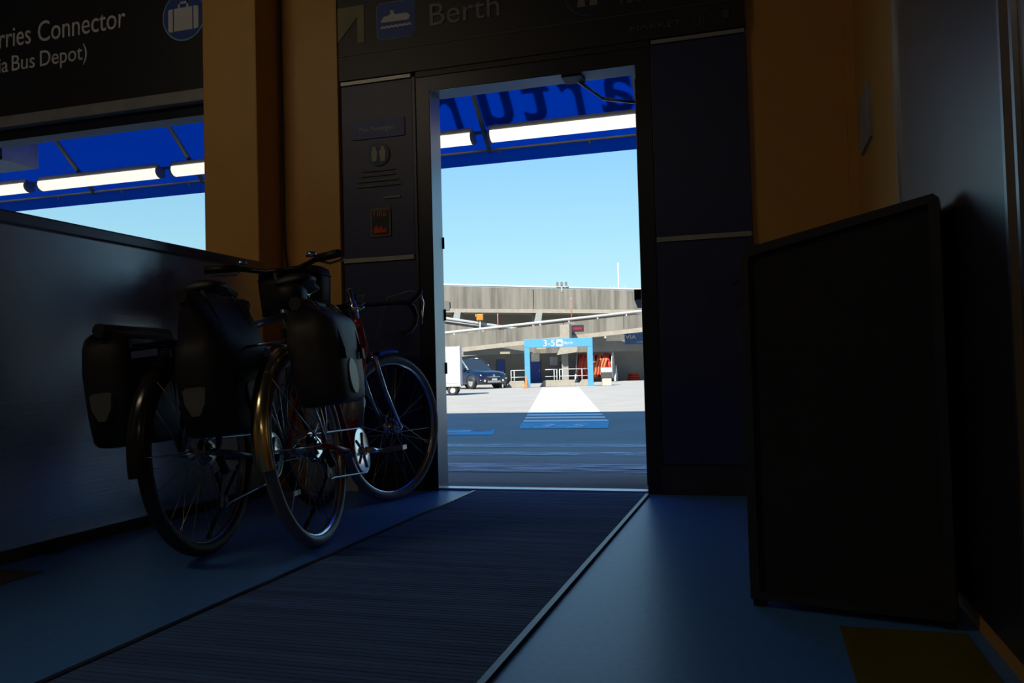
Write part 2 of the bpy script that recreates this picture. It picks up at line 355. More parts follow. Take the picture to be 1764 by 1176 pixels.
for q, nm in ((-.213, 'fork'), (-.107, 'cup')):
    r_ = part('symbol_ring', G().prism(circ(.042, 24, (sl(q), .066)), -.023, -.02), DIM, s2)
    r2 = part('symbol_disc', G().prism(circ(.038, 24, (sl(q), .066)), -.026, -.023), SIGNBLACK, r_)
    if nm == 'fork':
        part('fork', G().b2(sl(q)-.012, sl(q)-.006, -.029, -.026, .04, .09), DIM, r_); part('knife', G().b2(sl(q)+.006, sl(q)+.012, -.029, -.026, .04, .09), DIM, r_)
    else:
        part('cup', G().prism([(sl(q)-.018, .085), (sl(q)+.018, .085), (sl(q)+.012, .045), (sl(q)-.012, .045)], -.029, -.026), DIM, r_)

# steel partition on the left
t = thing('steel_partition', 'waist-high stainless steel partition with a capped top edge behind the bicycles', 'partition', (-2.445, 1.6, 0))
part('panel', G().b2(-.012, .012, -2.4, 2.12, .045, 1.14), STEEL, t)
part('top_cap', G().b2(-.028, .028, -2.4, 2.125, 1.14, 1.185), mat('cap_metal', (.30, .31, .33), .3, .9, var=.05), t, bev=.006)
part('kick_rail', G().b2(-.02, .016, -2.4, 2.12, .0, .042), mat('kick_rail_dark', (.05, .045, .04), .6), t)
for y in (.78, 1.9, -.5): part('foot', G().b2(.012, .05, y-.03, y+.03, 0, .03), BLACK, t)

# right wall cladding panel, trims, notice
t = thing('wall_panel', 'pale satin metal panel on the yellow wall above the black cabinet, its lower part added to darken the wall', 'panel', (.44, 2.21, 0))
part('sheet', G().b2(-.012, 0, -1.9, -.65, .05, 3.3), mat('satin_panel', (.34, .33, .33), .33, 1, var=.05, scale=2), t)  # sheets carried down low to darken the yellow wall lying in shade
part('sheet', G().b2(-.012, 0, -.57, .58, .05, 3.3), mat('satin_panel', (.34, .33, .33), .33, 1, var=.05, scale=2), t)
for y in (.575, -.57, -.64): part('edge_trim', G().b2(-.022, 0, y-.008, y+.008, .05, 3.3), ALU, t)
tag(link('wall_notice', G().b2(.428, .44, 3.46, 3.78, 1.465, 1.69).mesh('wall_notice', mat('notice_paper', (.40, .39, .33), .6))), 'small pale notice on the yellow wall between doorway and metal panel', 'notice')
struct('trim_1', G().b2(.40, .44, 3.96, 4.0, 0, 3.4), YELLOW, 'yellow corner trim where the walls meet', 'trim')

# mat and floor markings
t = thing('floor_mat', 'dark ribbed entrance mat leading to the doorway', 'mat', (-.96, 1.6, 0))
gm = G(); gm.b2(-.42, .42, -2.6, 2.33, .001, .006)
M1 = mat('mat_carpet', (.09, .19, .44), .85, var=.3, scale=2.2, stretch=(.5, 9, 1), bump=.2, spec=.25)
part('carpet', gm, M1, t)
for k in range(0):
    pass
gr_ = G()
for k in range(240): gr_.b2(-.418, .418, -2.59+k*.0205, -2.578+k*.0205, 0.006, .0072)
o = part('ribs', gr_, M1, t); o['kind'] = 'stuff'
for x in (-.428, .428): part('edging', G().b2(x-.008, x+.008, -2.6, 2.335, .001, .010), mat('mat_edge', (.02, .022, .026), .35), t)
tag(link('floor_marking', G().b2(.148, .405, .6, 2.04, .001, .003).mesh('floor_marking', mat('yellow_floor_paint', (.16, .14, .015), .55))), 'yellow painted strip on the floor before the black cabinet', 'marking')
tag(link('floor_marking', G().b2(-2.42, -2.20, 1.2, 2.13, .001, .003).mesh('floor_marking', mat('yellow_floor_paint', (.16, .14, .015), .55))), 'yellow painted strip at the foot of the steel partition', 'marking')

# black cabinet (lectern-like, sloping top, rounded frame)
ang = math.atan2(2.069-2.177, .388+.044)
t = thing('service_cabinet', 'tall black cabinet with rounded corner and sloping top against the right wall', 'cabinet', (-.044, 2.177, 0), (0, 0, ang))
Wd = .452
prof = [(0, 0), (Wd, 0), (Wd, .972), (Wd-.02, .975)]
r = .05
arc = [(r-r*sin(a*pi/12), .885-.045+.05*cos(a*pi/12)) for a in range(0, 7)]
prof = [(0, .02), (Wd, .02), (Wd, .962), (Wd-.012, .972)]+[(.06, .898)]+[(.05-.05*sin(a*pi/12), .845+.05*cos(a*pi/12)) for a in range(0, 7)]
part('body', G().prism([(x*.94+.013, z*.985+.01) for x, z in prof], 0, .30), mat('cabinet_black', (.035, .035, .035), .8, spec=.2), t)
# rounded frame round the front face
ring = prof
cxm = sum(p[0] for p in ring)/len(ring); czm = sum(p[1] for p in ring)/len(ring)
gf = G(); n = len(ring); inn = [(min(max(x, .022), Wd-.022), min(z-.022, z-.022) if z > .5 else z+.02) for x, z in ring]
vs = [(x, -.012, z) for x, z in ring]+[(x, -.012, z) for x, z in inn]+[(x, .05, z) for x, z in ring]+[(x, .05, z) for x, z in inn]
fs = []
for i in range(n):
    j = (i+1) % n
    fs += [(i, j, n+j, n+i), (2*n+i, 3*n+i, 3*n+j, 2*n+j), (i, 2*n+i, 2*n+j, j), (n+i, n+j, 3*n+j, 3*n+i)]
gf.add(vs, fs); part('front_frame', gf, mat('cabinet_frame', (.030, .030, .032), .5), t)
part('edge_bead', G().tube([(.0, .0, .06), (0, 0, .845)]+[(.05-.05*sin(a*pi/12), 0, .845+.05*cos(a*pi/12)) for a in range(6, -1, -1)], .004, 6), mat('bead_metal', (.25, .26, .30), .25, .8), t)
part('leg', G().b2(.003, .03, 0, .03, 0, .03), BLACK, t); part('leg', G().b2(Wd-.03, Wd-.003, 0, .03, 0, .03), BLACK, t)
part('leg', G().b2(.015, .04, .26, .29, 0, .03), BLACK, t); part('leg', G().b2(Wd-.05, Wd-.02, .26, .29, 0, .03), BLACK, t)
lt = part('latch', G().b2(-.016, .002, .01, .04, .735, .76), BLACK, t)
for z in (.725, .715, .70, .69): part('rivet', G().lathe([(0, .004), (.003, .002), (.003, 0)], 8, 'X', (-.006, .02, z)), CHROME, lt)
part('hook', G().tube([(0, .02, .815), (-.018, .02, .812), (-.025, .02, .802)], .004, 6), DARKMETAL, t)

# ceiling lamps behind the camera
def strip_lamp(name, label, loc, L, rotz=0, group=None, mat_=LAMPM, tilt=0):
    t = thing(name, label, 'lamp', loc, (tilt, 0, rotz), group)
    part('housing', G().prism([(-.05, .0), (.05, .0), (.07, .045), (-.07, .045)], -L/2, L/2, 'YZ').xf(Matrix.Identity(4)), mat('lamp_housing', (.30, .30, .29), .5), t)
    P = [(-.066, 0), (-.06, -.035), (-.035, -.06), (0, -.068), (.035, -.06), (.06, -.035), (.066, 0)]
    part('diffuser', G().prism([(a, b) for a, b in P], -L/2+.01, L/2-.01, 'YZ'), mat_, t)
    for s in (-1, 1): part('end_cap', G().prism([(a*1.06, b*1.06) for a, b in P], s*L/2-.01, s*L/2+.012, 'YZ'), mat('lamp_housing', (.30, .30, .29), .5), t)
    return t
LAMPI = mat('indoor_diffuser', (.9, .88, .8), .5, emit=((1, .80, .56), 19.0), var=.02); LAMPJ = mat('indoor_diffuser_dim', (.9, .88, .8), .5, emit=((1, .80, .56), 4.2), var=.02)
strip_lamp('ceiling_lamp', 'strip lamp on the hall ceiling behind the viewer, toward the steel partition', (-3.5, .3, 3.345), 1.5, 0, 'hall ceiling lamps', LAMPI)
strip_lamp('ceiling_lamp', 'strip lamp on the hall ceiling behind the viewer, toward the right wall', (-.9, -2.6, 3.345), 1.5, 0, 'hall ceiling lamps', LAMPJ)

# ================================================================== BICYCLES
def wheel(parent, name, M, Rw, tyre_r, tyre_mat, rim_mat, nsp=28):
    g = G(); n = 48
    prof = [(Rw-tyre_r+tyre_r*cos(2*pi*k/12), tyre_r*sin(2*pi*k/12)) for k in range(13)]
    g.lathe(prof, n, 'X')
    w = part(name, g, tyre_mat, parent, M)
    rr = Rw-tyre_r*1.75; h = tyre_r*.62
    part('rim', G().lathe([(rr+.012, h), (rr, h*.95), (rr-.010, h*.5), (rr-.010, -h*.5), (rr, -h*.95), (rr+.012, -h), (rr+.006, -h*.6), (rr+.006, h*.6), (rr+.012, h)], n, 'X'), rim_mat, w)
    part('hub', G().lathe([(0, -.055), (.012, -.055), (.012, -.036), (.027, -.034), (.027, -.028), (.014, -.02), (.014, .02), (.027, .028), (.027, .034), (.012, .036), (.012, .055), (0, .055)], 16, 'X'), CHROME, w)
    sm = None
    L = rr-.02
    for k in range(nsp):
        if sm is None: sm = G().tube([(0, .022, 0), (0, .03, L)], .0012, 4, cap=False).mesh('spoke', mat('spoke_steel', (.55, .56, .6), .25, 1, var=.03))
        side = 1 if k % 2 else -1
        tilt = .08*side
        Ms = rot4((2*pi*k/nsp, 0, 0)) @ T(side*.03, (.0 if k % 4 < 2 else -.05), 0) @ rot4(((0), -side*.03/L, 0))
        link('spoke', sm, w, Ms)
    return w
def fender(parent, name, M, Rf, w, a0, a1, material, label=None, stays=None):
    prof = []; n = 7
    for k in range(n+1):
        a = pi*k/n; prof.append((Rf+.016*sin(a), -w*cos(a)))
    prof += [(p[0]-.003, p[1]*.96) for p in reversed(prof)]+[prof[0]]
    g = G(); g.lathe(prof, 30, 'X', a0=a0, a1=a1)
    o = part(name, g, material, parent, M, label=label)
    if stays: part('stay', stays, CHROME, o)
    return o
def superring(cx, cy, z, hx, hy, n=20, p=4):
    P = []
    for k in range(n):
        a = 2*pi*k/n; c, s = cos(a), sin(a)
        r_ = (abs(c)**p+abs(s)**p)**(-1/p); P.append((cx+hx*r_*c, cy+hy*r_*s, z))
    return P
def pannier(parent, name, side, x0, x1, y0, y1, z0, z1, material, rollz, refl, label=None):
    cx, cy, hx, hy = (x0+x1)/2, (y0+y1)/2, (x1-x0)/2, (y1-y0)/2
    rings = []
    for f, k in ((0, .70), (.015, .86), (.06, .95), (.3, 1.0), (.7, 1.02), (.92, .97), (1.0, .90)):
        rings.append(superring(cx, cy, z0+(z1-z0)*f, hx*k, hy*(.9+.1*f)*k, 24, 4))
    for f, kx, ky in ((.3, .72, .96), (.7, .45, .98), (1, .30, .99)):
        rings.append(superring(cx-side*hx*.15*f, cy, z1+rollz*f, hx*kx, hy*ky, 24, 4))
    b = part(name, G().loft(rings), material, parent, label=label)
    part('roll_top', G().tube([(cx-side*hx*.15, y0-.005, z1+rollz*.98), (cx-side*hx*.15, y1+.005, z1+rollz*.98)], .022, 10), material, b)
    for f in (.25, .75):
        y = y0+(y1-y0)*f; xo = cx+side*hx*1.05
        part('strap', G().tube([(cx, y, z1+rollz+.022), (xo-side*.02, y, z1-.01), (xo, y, z1-.12)], .007, 5), mat('strap_webbing', (.02, .02, .022), .5), b)
        part('buckle', G().box((xo+side*.004, y, z1-.13), (.012, .024, .035)), BLACK, b)
    if refl == 'shield':
        sh = [(-.045, .04), (-.03, .05), (.03, .05), (.045, .04), (.04, -.01), (.015, -.055), (-.015, -.055), (-.04, -.01)]
        zc = z0+(z1-z0)*.38
        part('reflector', G().prism([(cx+a*.85, zc+b_*.85) for a, b_ in sh], y0-.004, y0+.012), REFL, b, label='pale shield-shaped reflector')
        part('reflector', G().prism([(cy+a, zc+b_) for a, b_ in sh], cx+side*(hx*1.0), cx+side*(hx*1.05), 'YZ'), REFL, b, label='pale shield-shaped reflector')
    else:
        zc = z0+(z1-z0)*.30
        part('reflector', G().prism([(cy-.02+.042*cos(a), zc+.062*sin(a)) for a in [2*pi*k/20 for k in range(20)]], cx+side*hx*.99, cx+side*hx*1.04, 'YZ'), mat('pale_green_reflector', (.35, .50, .46), .35), b, label='pale oval reflector')
    part('hanger', G().box((x0 if side > 0 else x1, cy, z1-.03), (.012, hy*1.6, .03)), BLACK, b)
    return b

def bicycle(label, loc, rotz, lean, steer, kind):
    t = thing('bicycle', label, 'bicycle', (loc[0], loc[1], 0), (0, lean, rotz))
    drop = kind == 'drop'
    Rw = .345; tr = .021 if drop else .024
    rimm = CHROME if drop else mat('dull_rim', (.45, .46, .48), .3, 1)
    tyrem = mat('grey_tyre', (.17, .18, .20), .45, scale=30) if drop else RUBBER
    zr = Rw
    wheel(t, 'rear_wheel', T(0, 0, zr), Rw, tr, tyrem, rimm)
    th = radians(18); ax = Vector((0, -sin(th), cos(th))); p0 = Vector((0, 1.03, zr)) - Vector((0, cos(th), sin(th)))*.045
    def H(s_): return p0+ax*s_
    MS = T(*p0) @ Matrix.Rotation(steer, 4, ax) @ T(*(-p0))
    wheel(t, 'front_wheel', MS @ T(0, 1.03, zr), Rw, tr, tyrem, rimm)
    hb, ht = H(.40), H(.56 if drop else .60)
    BB = Vector((0, .44, .285)); ST = Vector((0, .275, .80)); fm = REDPAINT if drop else GREYPAINT
    fr = G().tube([BB, ST], .016, 10).tube([BB, hb+ax*.02], .019, 10).tube([ST-(ST-BB)*.06, ht-ax*.03], .015, 10).tube([hb, ht], .020, 10)
    for s in (-1, 1):
        fr.tube([BB+Vector((s*.025, -.02, 0)), (s*.045, .25, .31), (s*.066, 0, zr)], .010, 8)
        fr.tube([ST-Vector((-s*.018, -.01, .03)), (s*.045, .18, .62), (s*.066, 0, zr+.01)], .008, 8)
    fr.tube([BB+Vector((-.036, 0, 0)), BB+Vector((.036, 0, 0))], .022, 12)
    part('frame', fr, fm, t, label='red bicycle frame' if drop else None)
    # fork
    fk = G()
    crown = p0+ax*.385
    for s in (-1, 1):
        fk.tube([crown+Vector((s*.02, 0, .0)), crown+Vector((s*.05, 0, -.02)), p0+ax*.2+Vector((s*.054, .005, 0)), (s*.055, 1.03, zr)], [.013, .014, .011, .008], 8)
    fk.tube([crown, H(.70)], .013, 8)
    part('fork', fk, CHROME if drop else DARKMETAL, t, MS)
    # seat post + saddle
    part('seat_post', G().tube([ST, ST+(ST-BB).normalized()*.14], .0135, 8), CHROME, t)
    sz = .965 if drop else .93
    rings = []
    for y, w, h, dz in ((.09, .055, .018, -.004), (.11, .072, .030, .0), (.17, .075, .033, .0), (.23, .048, .028, -.004), (.30, .024, .022, -.004), (.355, .017, .018, -.008), (.365, .008, .010, -.012)):
        rings.append([(w*cos(2*pi*k/14), y, sz+dz+h*(sin(2*pi*k/14)*(.9 if sin(2*pi*k/14) > 0 else .6))) for k in range(14)])
    sd_ = part('saddle', G().loft(rings), BLACK, t)
    part('saddle_rails', G().tube([(-.02, .12, sz-.03), (-.022, .2, sz-.05), (-.02, .33, sz-.015)], .0035, 6).tube([(.02, .12, sz-.03), (.022, .2, sz-.05), (.02, .33, sz-.015)], .0035, 6), CHROME, sd_)
    # crankset
    cx_ = .052
    ck = part('crankset', G().lathe([(.03, cx_+.002), (.088, cx_+.002), (.095, cx_), (.088, cx_-.002), (.03, cx_-.002), (.03, cx_+.002)], 36, 'X', BB).lathe([(0, cx_+.014), (.016, cx_+.014), (.022, cx_+.006), (.022, -.05), (0, -.05)], 14, 'X', BB), CHROME, t)
    for k in range(5):
        a = 2*pi*k/5; part('spider_arm', G().tube([BB+Vector((cx_+.003, 0, 0)), BB+Vector((cx_+.003, .075*cos(a), .075*sin(a)))], .006, 6), CHROME, ck)
    if drop: dirc = Vector((0, .75, -.10)).normalized()
    else: dirc = Vector((0, -.42, -.62)).normalized()
    for s in (1, -1):
        q = dirc*s*.172; x0 = (cx_+.02)*s
        e = BB+Vector((x0+s*.012, 0, 0))+q
        ca = part('crank_arm', G().tube([BB+Vector((x0, 0, 0)), e], [.013, .010], 8), CHROME if drop else DARKMETAL, ck)
        gp = G(); pc = e+Vector((s*.055, 0, 0))
        gp.tube([e, pc+Vector((s*.04, 0, 0))], .007, 8)
        for yy in (-.03, .03): gp.box(pc+Vector((0, yy, 0)), (.085, .010, .018))
        for xx in (-.04, .04): gp.box(pc+Vector((xx, 0, 0)), (.008, .06, .018))
        part('pedal', gp, mat('pedal_metal', (.30, .30, .30), .35, .7), ck)
    # cassette, derailleur, chain
    cs = G()
    for k in range(7): cs.lathe([(.012, .020+k*.0045), (.055-k*.0045, .020+k*.0045), (.055-k*.0045, .0225+k*.0045), (.012, .0225+k*.0045)], 22, 'X', (0, 0, zr), smooth=False)
    part('cassette', cs, CHROME, t)
    dr = part('rear_derailleur', G().tube([(.07, .0, zr-.02), (.075, .03, zr-.075)], .014, 8).box((.045, .04, zr-.13) if not drop else (.045, .05, zr-.08), (.012, .022, .13 if not drop else .08), (radians(-18), 0, 0)), BLACK, t)
    for yz in ((.025, zr-.09), (.052, zr-.175)) if not drop else ((.035, zr-.06), (.065, zr-.105)): part('jockey_wheel', G().lathe([(0, -.004), (.020, -.004), (.020, .004), (0, .004)], 14, 'X', (.045, yz[0], yz[1])), BLACK, dr)
    ch = []
    for k in range(-4, 5): a = k*pi/9; ch.append((.05, BB.y+.093*cos(a), BB.z+.093*sin(a)))
    ch += [(.042, 0.0+.046*cos(a), zr+.046*sin(a)) for a in [pi*.45+k*pi*.95/7 for k in range(8)]]
    ch += [(.045, .0, zr-.09), (.045, .03, zr-.17), (.045, .055, zr-.197), (.046, .09, zr-.185)] if not drop else [(.045, .015, zr-.07), (.045, .04, zr-.11), (.045, .068, zr-.127), (.046, .10, zr-.125)]
    part('chain', G().tube(ch, .0045, 5, closed=True), mat('chain_steel', (.35, .36, .4), .3, 1), t)
    # rack
    rk = G(); zt = .715 if drop else .72
    for x in (-.055, 0, .055): rk.tube([(x, -.24, zt), (x, .16, zt)], .005, 6)
    for y in (-.24, -.05, .15): rk.tube([(-.058, y, zt), (.058, y, zt)], .005, 6)
    for s in (-1, 1):
        for y in (-.16, -.02, .1): rk.tube([(s*.058, y, zt), (s*.075, y*.25+.01, zr+.09), (s*.075, .0, zr+.015)], .0048, 6)
        rk.tube([(s*.04, .15, zt), (s*.018, ST.y-.02, ST.z-.06)], .0045, 6)
        rk.tube([(s*.078, -.16, zt-.13), (s*.078, .10, zt-.13)], .0045, 6)
    part('rear_rack', rk, mat('rack_alloy', (.6, .62, .66), .25, 1) if drop else DARKMETAL, t)
    # fenders : angle measured from +Y toward +Z ; rear of the wheel is pi
    stay = G()
    for s in (-1, 1): stay.tube([(s*.06, 0, 0), (s*.03, -Rw-.012, .02)], .0025, 5).tube([(s*.06, 0, 0), (s*.03, -(Rw+.02)*.72, (Rw+.02)*.68)], .0025, 5)
    fender(t, 'rear_fender', T(0, 0, zr), Rw+.014, .031, radians(35), radians(186), BRASS if drop else mat('black_fender', (.02, .02, .02), .18, .3), 'polished brassy rear fender' if drop else None, stay)
    if drop: fender(t, 'front_fender', MS @ T(0, 1.03, zr), Rw+.012, .024, radians(84), radians(104), mat('blue_highlight_steel', (.25, .35, .6), .25, 1))  # short blue arc: the highlight on the fender put into its colour
    else: fender(t, 'front_fender', MS @ T(0, 1.03, zr), Rw+.012, .027, radians(40), radians(170), mat('black_fender', (.02, .02, .02), .18, .3))
    # bars
    top = H(.68); fwd = Vector((0, cos(th), sin(th)))
    if drop:
        bc = H(.60)+fwd*.085
        part('stem', G().tube([H(.60), bc], .014, 8).tube([H(.57), H(.63)], .018, 10), CHROME, t, MS)
        hb_ = G()
        pts = []
        for s in (1,):
            pass
        def side(s):
            P = [(s*.17, 0, 0), (s*.195, .012, 0), (s*.205, .05, -.002), (s*.207, .085, -.022), (s*.21, .10, -.06), (s*.212, .088, -.10), (s*.214, .05, -.13), (s*.216, -.02, -.14)]
            return [bc+Vector(p) for p in P]
        pts = list(reversed(side(-1)))+[bc+Vector((-.06, 0, 0)), bc+Vector((.06, 0, 0))]+side(1)
        hbar = part('handlebar', G().tube(pts, .0125, 8), mat('bar_tape', (.03, .035, .05), .5), t, MS)
        for s in (-1, 1):
            b_ = bc+Vector((s*.206, .085, .0))
            hood = part('brake_hood', G().loft([[tuple(b_+Vector((s*.014*cos(a), -.03+.012*k, 0))+Vector((0, .0, .014*sin(a)+z_))) for a in [2*pi*q/10 for q in range(10)]] for k, z_ in ((0, .0), (2, .006), (4, .016), (6, .034), (7, .05), (7.6, .054))]), BLACK, hbar)
            part('brake_lever', G().tube([b_+Vector((0, .055, .045)), b_+Vector((0, .075, .0)), b_+Vector((0, .065, -.05)), b_+Vector((s*.008, .05, -.10))], [.008, .007, .006, .005], 6), CHROME, hbar)
            part('brake_cable', G().tube([b_+Vector((-s*.01, .05, .05)), b_+Vector((-s*.06, .06, .06)), bc+Vector((s*.08, .06, .03)), H(.45)+Vector((s*.03, .05, 0))], .0028, 5), mat('grey_cable', (.3, .3, .33), .35), hbar)
        # bar bag
    else:
        bc = H(.76)+fwd*.06
        part('stem', G().tube([H(.60), H(.76)], .014, 8).tube([H(.76), bc], .014, 8), BLACK, t, MS)
        pts = [bc+Vector((s_*.31, -.10, .02)) if False else bc+Vector(p) for s_, p in [(0, (-.31, -.09, .025)), (0, (-.20, -.04, .025)), (0, (-.08, 0, .0)), (0, (.08, 0, 0)), (0, (.20, -.04, .025)), (0, (.31, -.09, .025))]]
        hbar = part('handlebar', G().tube(pts, .012, 8), DARKMETAL, t, MS)
        for s in (-1, 1):
            a = bc+Vector((s*.20, -.045, .025)); b_ = bc+Vector((s*.325, -.097, .026))
            part('grip', G().tube([a, b_], .018, 10), BLACK, hbar)
            part('brake_lever', G().tube([a+Vector((0, .02, -.01)), a+Vector((s*.03, .05, -.02)), b_+Vector((0, .045, -.02))], .006, 6), CHROME, hbar)
            part('bell_or_shifter', G().lathe([(0, .025), (.02, .02), (.024, 0), (0, 0)], 12, 'Z', a+Vector((-s*.03, .0, .01))), CHROME, hbar).name = 'shifter'
    # bags
    if drop:
        pannier(t, 'pannier', 1, .055, .235, -.22, .14, .48, .775, BAGB, .055, 'oval', 'dark grey roll-top pannier with oval reflector')
        sb = part('saddle_bag', G().loft([superring(0, .10, z_, hx, hy, 16, 3) for z_, hx, hy in ((.86, .03, .04), (.87, .045, .055), (.92, .05, .06), (.945, .04, .05))]), BAG, t)
        part('strap', G().tube([(0, .15, .93), (0, .22, .90), (0, .245, .87)], .006, 6), BLACK, sb)
        part('water_bottle', G().lathe([(0, 0), (.035, 0), (.036, .12), (.03, .14), (.018, .155), (.016, .175), (0, .175)], 18, 'Z').xf(T(0, .56, .40) @ rot4((radians(-42), 0, 0))), mat('bottle_plastic', (.3, .32, .35), .3), t)
    else:
        pannier(t, 'pannier', -1, -.255, -.065, -.27, .10, .40, .755, BAG, .02, 'shield', 'black pannier with shield-shaped reflector')
        pannier(t, 'pannier', 1, .065, .250, -.27, .14, .40, .71, BAG, .14, 'shield', 'black roll-top pannier with shield-shaped reflector')
        rb = part('bar_bag', G().loft([superring(bc.x, bc.y+.10, bc.z+z_, hx, hy, 20, 4) for z_, hx, hy in ((-.21, .12, .06), (-.19, .15, .08), (-.05, .16, .085), (.0, .155, .085), (.015, .13, .07))]), BAG, t, MS)
        part('zip', G().tube(superring(bc.x, bc.y+.10, bc.z-.03, .162, .087, 20, 4), .003, 5, closed=True), BLACK, rb)
        part('rear_reflector', G().box((0, -.26, .685), (.09, .014, .022)), mat('blue_grey_lens', (.12, .18, .35), .15, .5), t)
    part('kickstand', G().tube([(-.05, .36, .27), (-.10, .30, .14), (-.165 if lean < -.12 else -.14, .24, -.165*math.tan(-lean)*-1 if False else (.012 if False else .0+.165*math.tan(-lean)))], .008, 8), BLACK, t)
    return t

bicycle('touring bicycle with drop handlebars, brassy rear fender and pale rims beside the doorway', (-1.515, 2.66), math.atan2(.155, 1.014), radians(-8.5), radians(-26), 'drop')
bicycle('black bicycle with two large black panniers against the steel partition', (-1.826, 2.45), math.atan2(.13, 1.0), radians(-5), radians(-6), 'flat')

# ================================================================== AWNING
SL = .856; L1 = sqrt(1+SL*SL)
def slp(Y): return 2.6+SL*(7.2-Y)
aw = thing('awning', 'blue translucent fabric awning lettered for departures outside the doorway', 'awning', (0, 0, 0))
g = G(); xs = [-14+k*.5 for k in range(43)]
def sheet(rows, X0, X1, n):
    g = G(); vs = []; fs = []
    for i in range(n+1):
        x = X0+(X1-X0)*i/n
        for (y, z) in rows: vs.append((x, y, z))
    q = len(rows)
    for i in range(n):
        for j in range(q-1): fs.append((i*q+j, (i+1)*q+j, (i+1)*q+j+1, i*q+j+1))
    return g.add(vs, fs)
part('fabric', sheet([(7.2, 2.6), (6.5, slp(6.5)), (5.4, slp(5.4)), (4.5, 4.75), (4.26, 4.8)], -14, 7, 20), CANOPY, aw)
part('valance', sheet([(7.2, 2.6), (7.205, 2.485)], -14, 7, 20), fabric_mat('blue_valance_fabric', (.01, .05, .30), (.0, .05, .38), .75), aw)
RAFT = mat('awning_frame', (.22, .21, .19), .5, .3)
for x in (.45, -.92, -2.30, -3.83, -5.36, -6.71, -8.07, -9.5):
    part('rafter', G().tube([(x, 7.18, 2.585), (x, 5.4, slp(5.4)-.03), (x, 4.3, 4.72)], .022, 8), RAFT, aw)
part('front_rail', G().tube([(-14, 7.16, 2.598), (7, 7.16, 2.598)], .013, 8), RAFT, aw)
part('lamp_rail', G().b2(-14, 7, 7.005, 7.045, 2.715, 2.735), RAFT, aw)
for k in range(22):
    x = -13+k*.83
    part('fabric_clip', G().tube([(x, 7.165, 2.595), (x, 7.185, 2.56)], .010, 6), RAFT, aw)
Mx = Matrix((Vector((-1, 0, 0)), Vector((0, -1/L1, SL/L1)), Vector((0, SL/L1, 1/L1)))).transposed().to_4x4()
lt_w = part('lettering', sheet([(7.2-.22/L1+.004*SL, 2.6+SL*.22/L1+.004), (7.2-.215/L1+.004*SL, 2.6+SL*.215/L1+.004)], -3.4, .4, 1), LETTERF, aw, label='pale Departures lettering on the outside of the awning')
XH = max(v.co.y for v in text_mesh('probe', 'x', 1.0, LETTERF, 0).vertices)
for ch_, xa, xb in (('D', .30, -.06), ('e', -.16, -.46), ('p', -.55, -.85), ('a', -.95, -1.22), ('r', -1.37, -1.57), ('t', -1.64, -1.90), ('u', -1.99, -2.28), ('r', -2.48, -2.68), ('e', -2.74, -3.03), ('s', -3.09, -3.33)):
    me = text_mesh('letter', ch_, .335/XH, LETTERF, .001, bold=.012)
    x0 = min(v.co.x for v in me.vertices); x1 = max(v.co.x for v in me.vertices); kx = (xa-xb)/(x1-x0)
    for v in me.vertices: v.co.x = (v.co.x-x0)*kx
    s0 = .268; base = Vector((xa, 7.2-s0/L1, 2.6+SL*s0/L1))+Vector((0, SL/L1, 1/L1))*.006
    link('letter', me, lt_w, T(*base) @ Mx)
for k in range(-1, 7):
    x0 = -2.24-1.66*(k-1)
    lamp = strip_lamp('awning_lamp', 'lit strip lamp in the row hung under the blue awning', (x0+.76, 6.98, 2.685), 1.50, 0, 'strip lamps under the awning', tilt=radians(-20))
t = thing('hanging_box', 'grey metal box hung on a rod under the awning outside the window', 'box', (-6.75, 5.9, 2.57))
part('casing', G().b2(-.42, .42, -.2, .2, 0, .42), mat('box_metal', (.34, .35, .36), .4, .4), t, bev=.01)
part('face_frame', G().b2(-.43, .43, -.21, -.2, -.01, .02).b2(.40, .43, -.21, -.2, 0, .43), DARKMETAL, t)
part('rod', G().tube([(0, 0, .42), (0, 0, 1.10)], .015, 8), RAFT, t)
part('drop_rod', G().tube([(-.05, -.05, 0), (-.05, -.05, -.14)], .018, 8), RAFT, t)

# ================================================================== OUTSIDE GROUND AND ROAD PAINT
def gz(Y):
    P = [(4.3, 0), (12.5, -.5), (45, -.38), (400, -.38)]
    if Y <= 4.3: return 0
    for (a, za), (b, zb) in zip(P, P[1:]):
        if Y <= b: return za+(zb-za)*(Y-a)/(b-a)
    return -.38
def ground_strip(poly, h):
    """polygon rows [(xl, xr, Y), ...] laid on the ground profile"""
    g = G(); vs = []; fs = []
    if h < .0075:
        for xl, xr, Y in poly: vs += [(xl, Y, gz(Y)+h), (xr, Y, gz(Y)+h)]
        return g.add(vs, [(2*i, 2*i+1, 2*i+3, 2*i+2) for i in range(len(poly)-1)])
    for xl, xr, Y in poly: vs += [(xl, Y, gz(Y)+h), (xr, Y, gz(Y)+h), (xl, Y, gz(Y)+h-.004), (xr, Y, gz(Y)+h-.004)]
    for i in range(len(poly)-1):
        a = 4*i; b = a+4; fs += [(a, a+1, b+1, b), (a+2, b+2, b+3, a+3), (a, b, b+2, a+2), (a+1, a+3, b+3, b+1)]
    fs += [(0, 2, 3, 1), (4*len(poly)-4, 4*len(poly)-3, 4*len(poly)-1, 4*len(poly)-2)]
    return g.add(vs, fs)
ys = [4.106, 4.3, 8, 12.5, 20, 30, 45, 80, 160, 300]
g = G(); vs = []; fs = []
for Y in ys: vs += [(-160, Y, gz(Y)), (160, Y, gz(Y))]
for i in range(len(ys)-1): fs.append((2*i, 2*i+1, 2*i+3, 2*i+2))
g.add(vs, fs)
struct('ground', g, mat('asphalt', (.285, .280, .264), .9, var=.08, scale=.8, bump=.05), 'grey asphalt yard outside the terminal', 'ground')
struct('ground_1', G().b2(-160, 160, -120, 4.106, -.3, -.11), CONC2, 'ground under and behind the terminal building', 'ground')
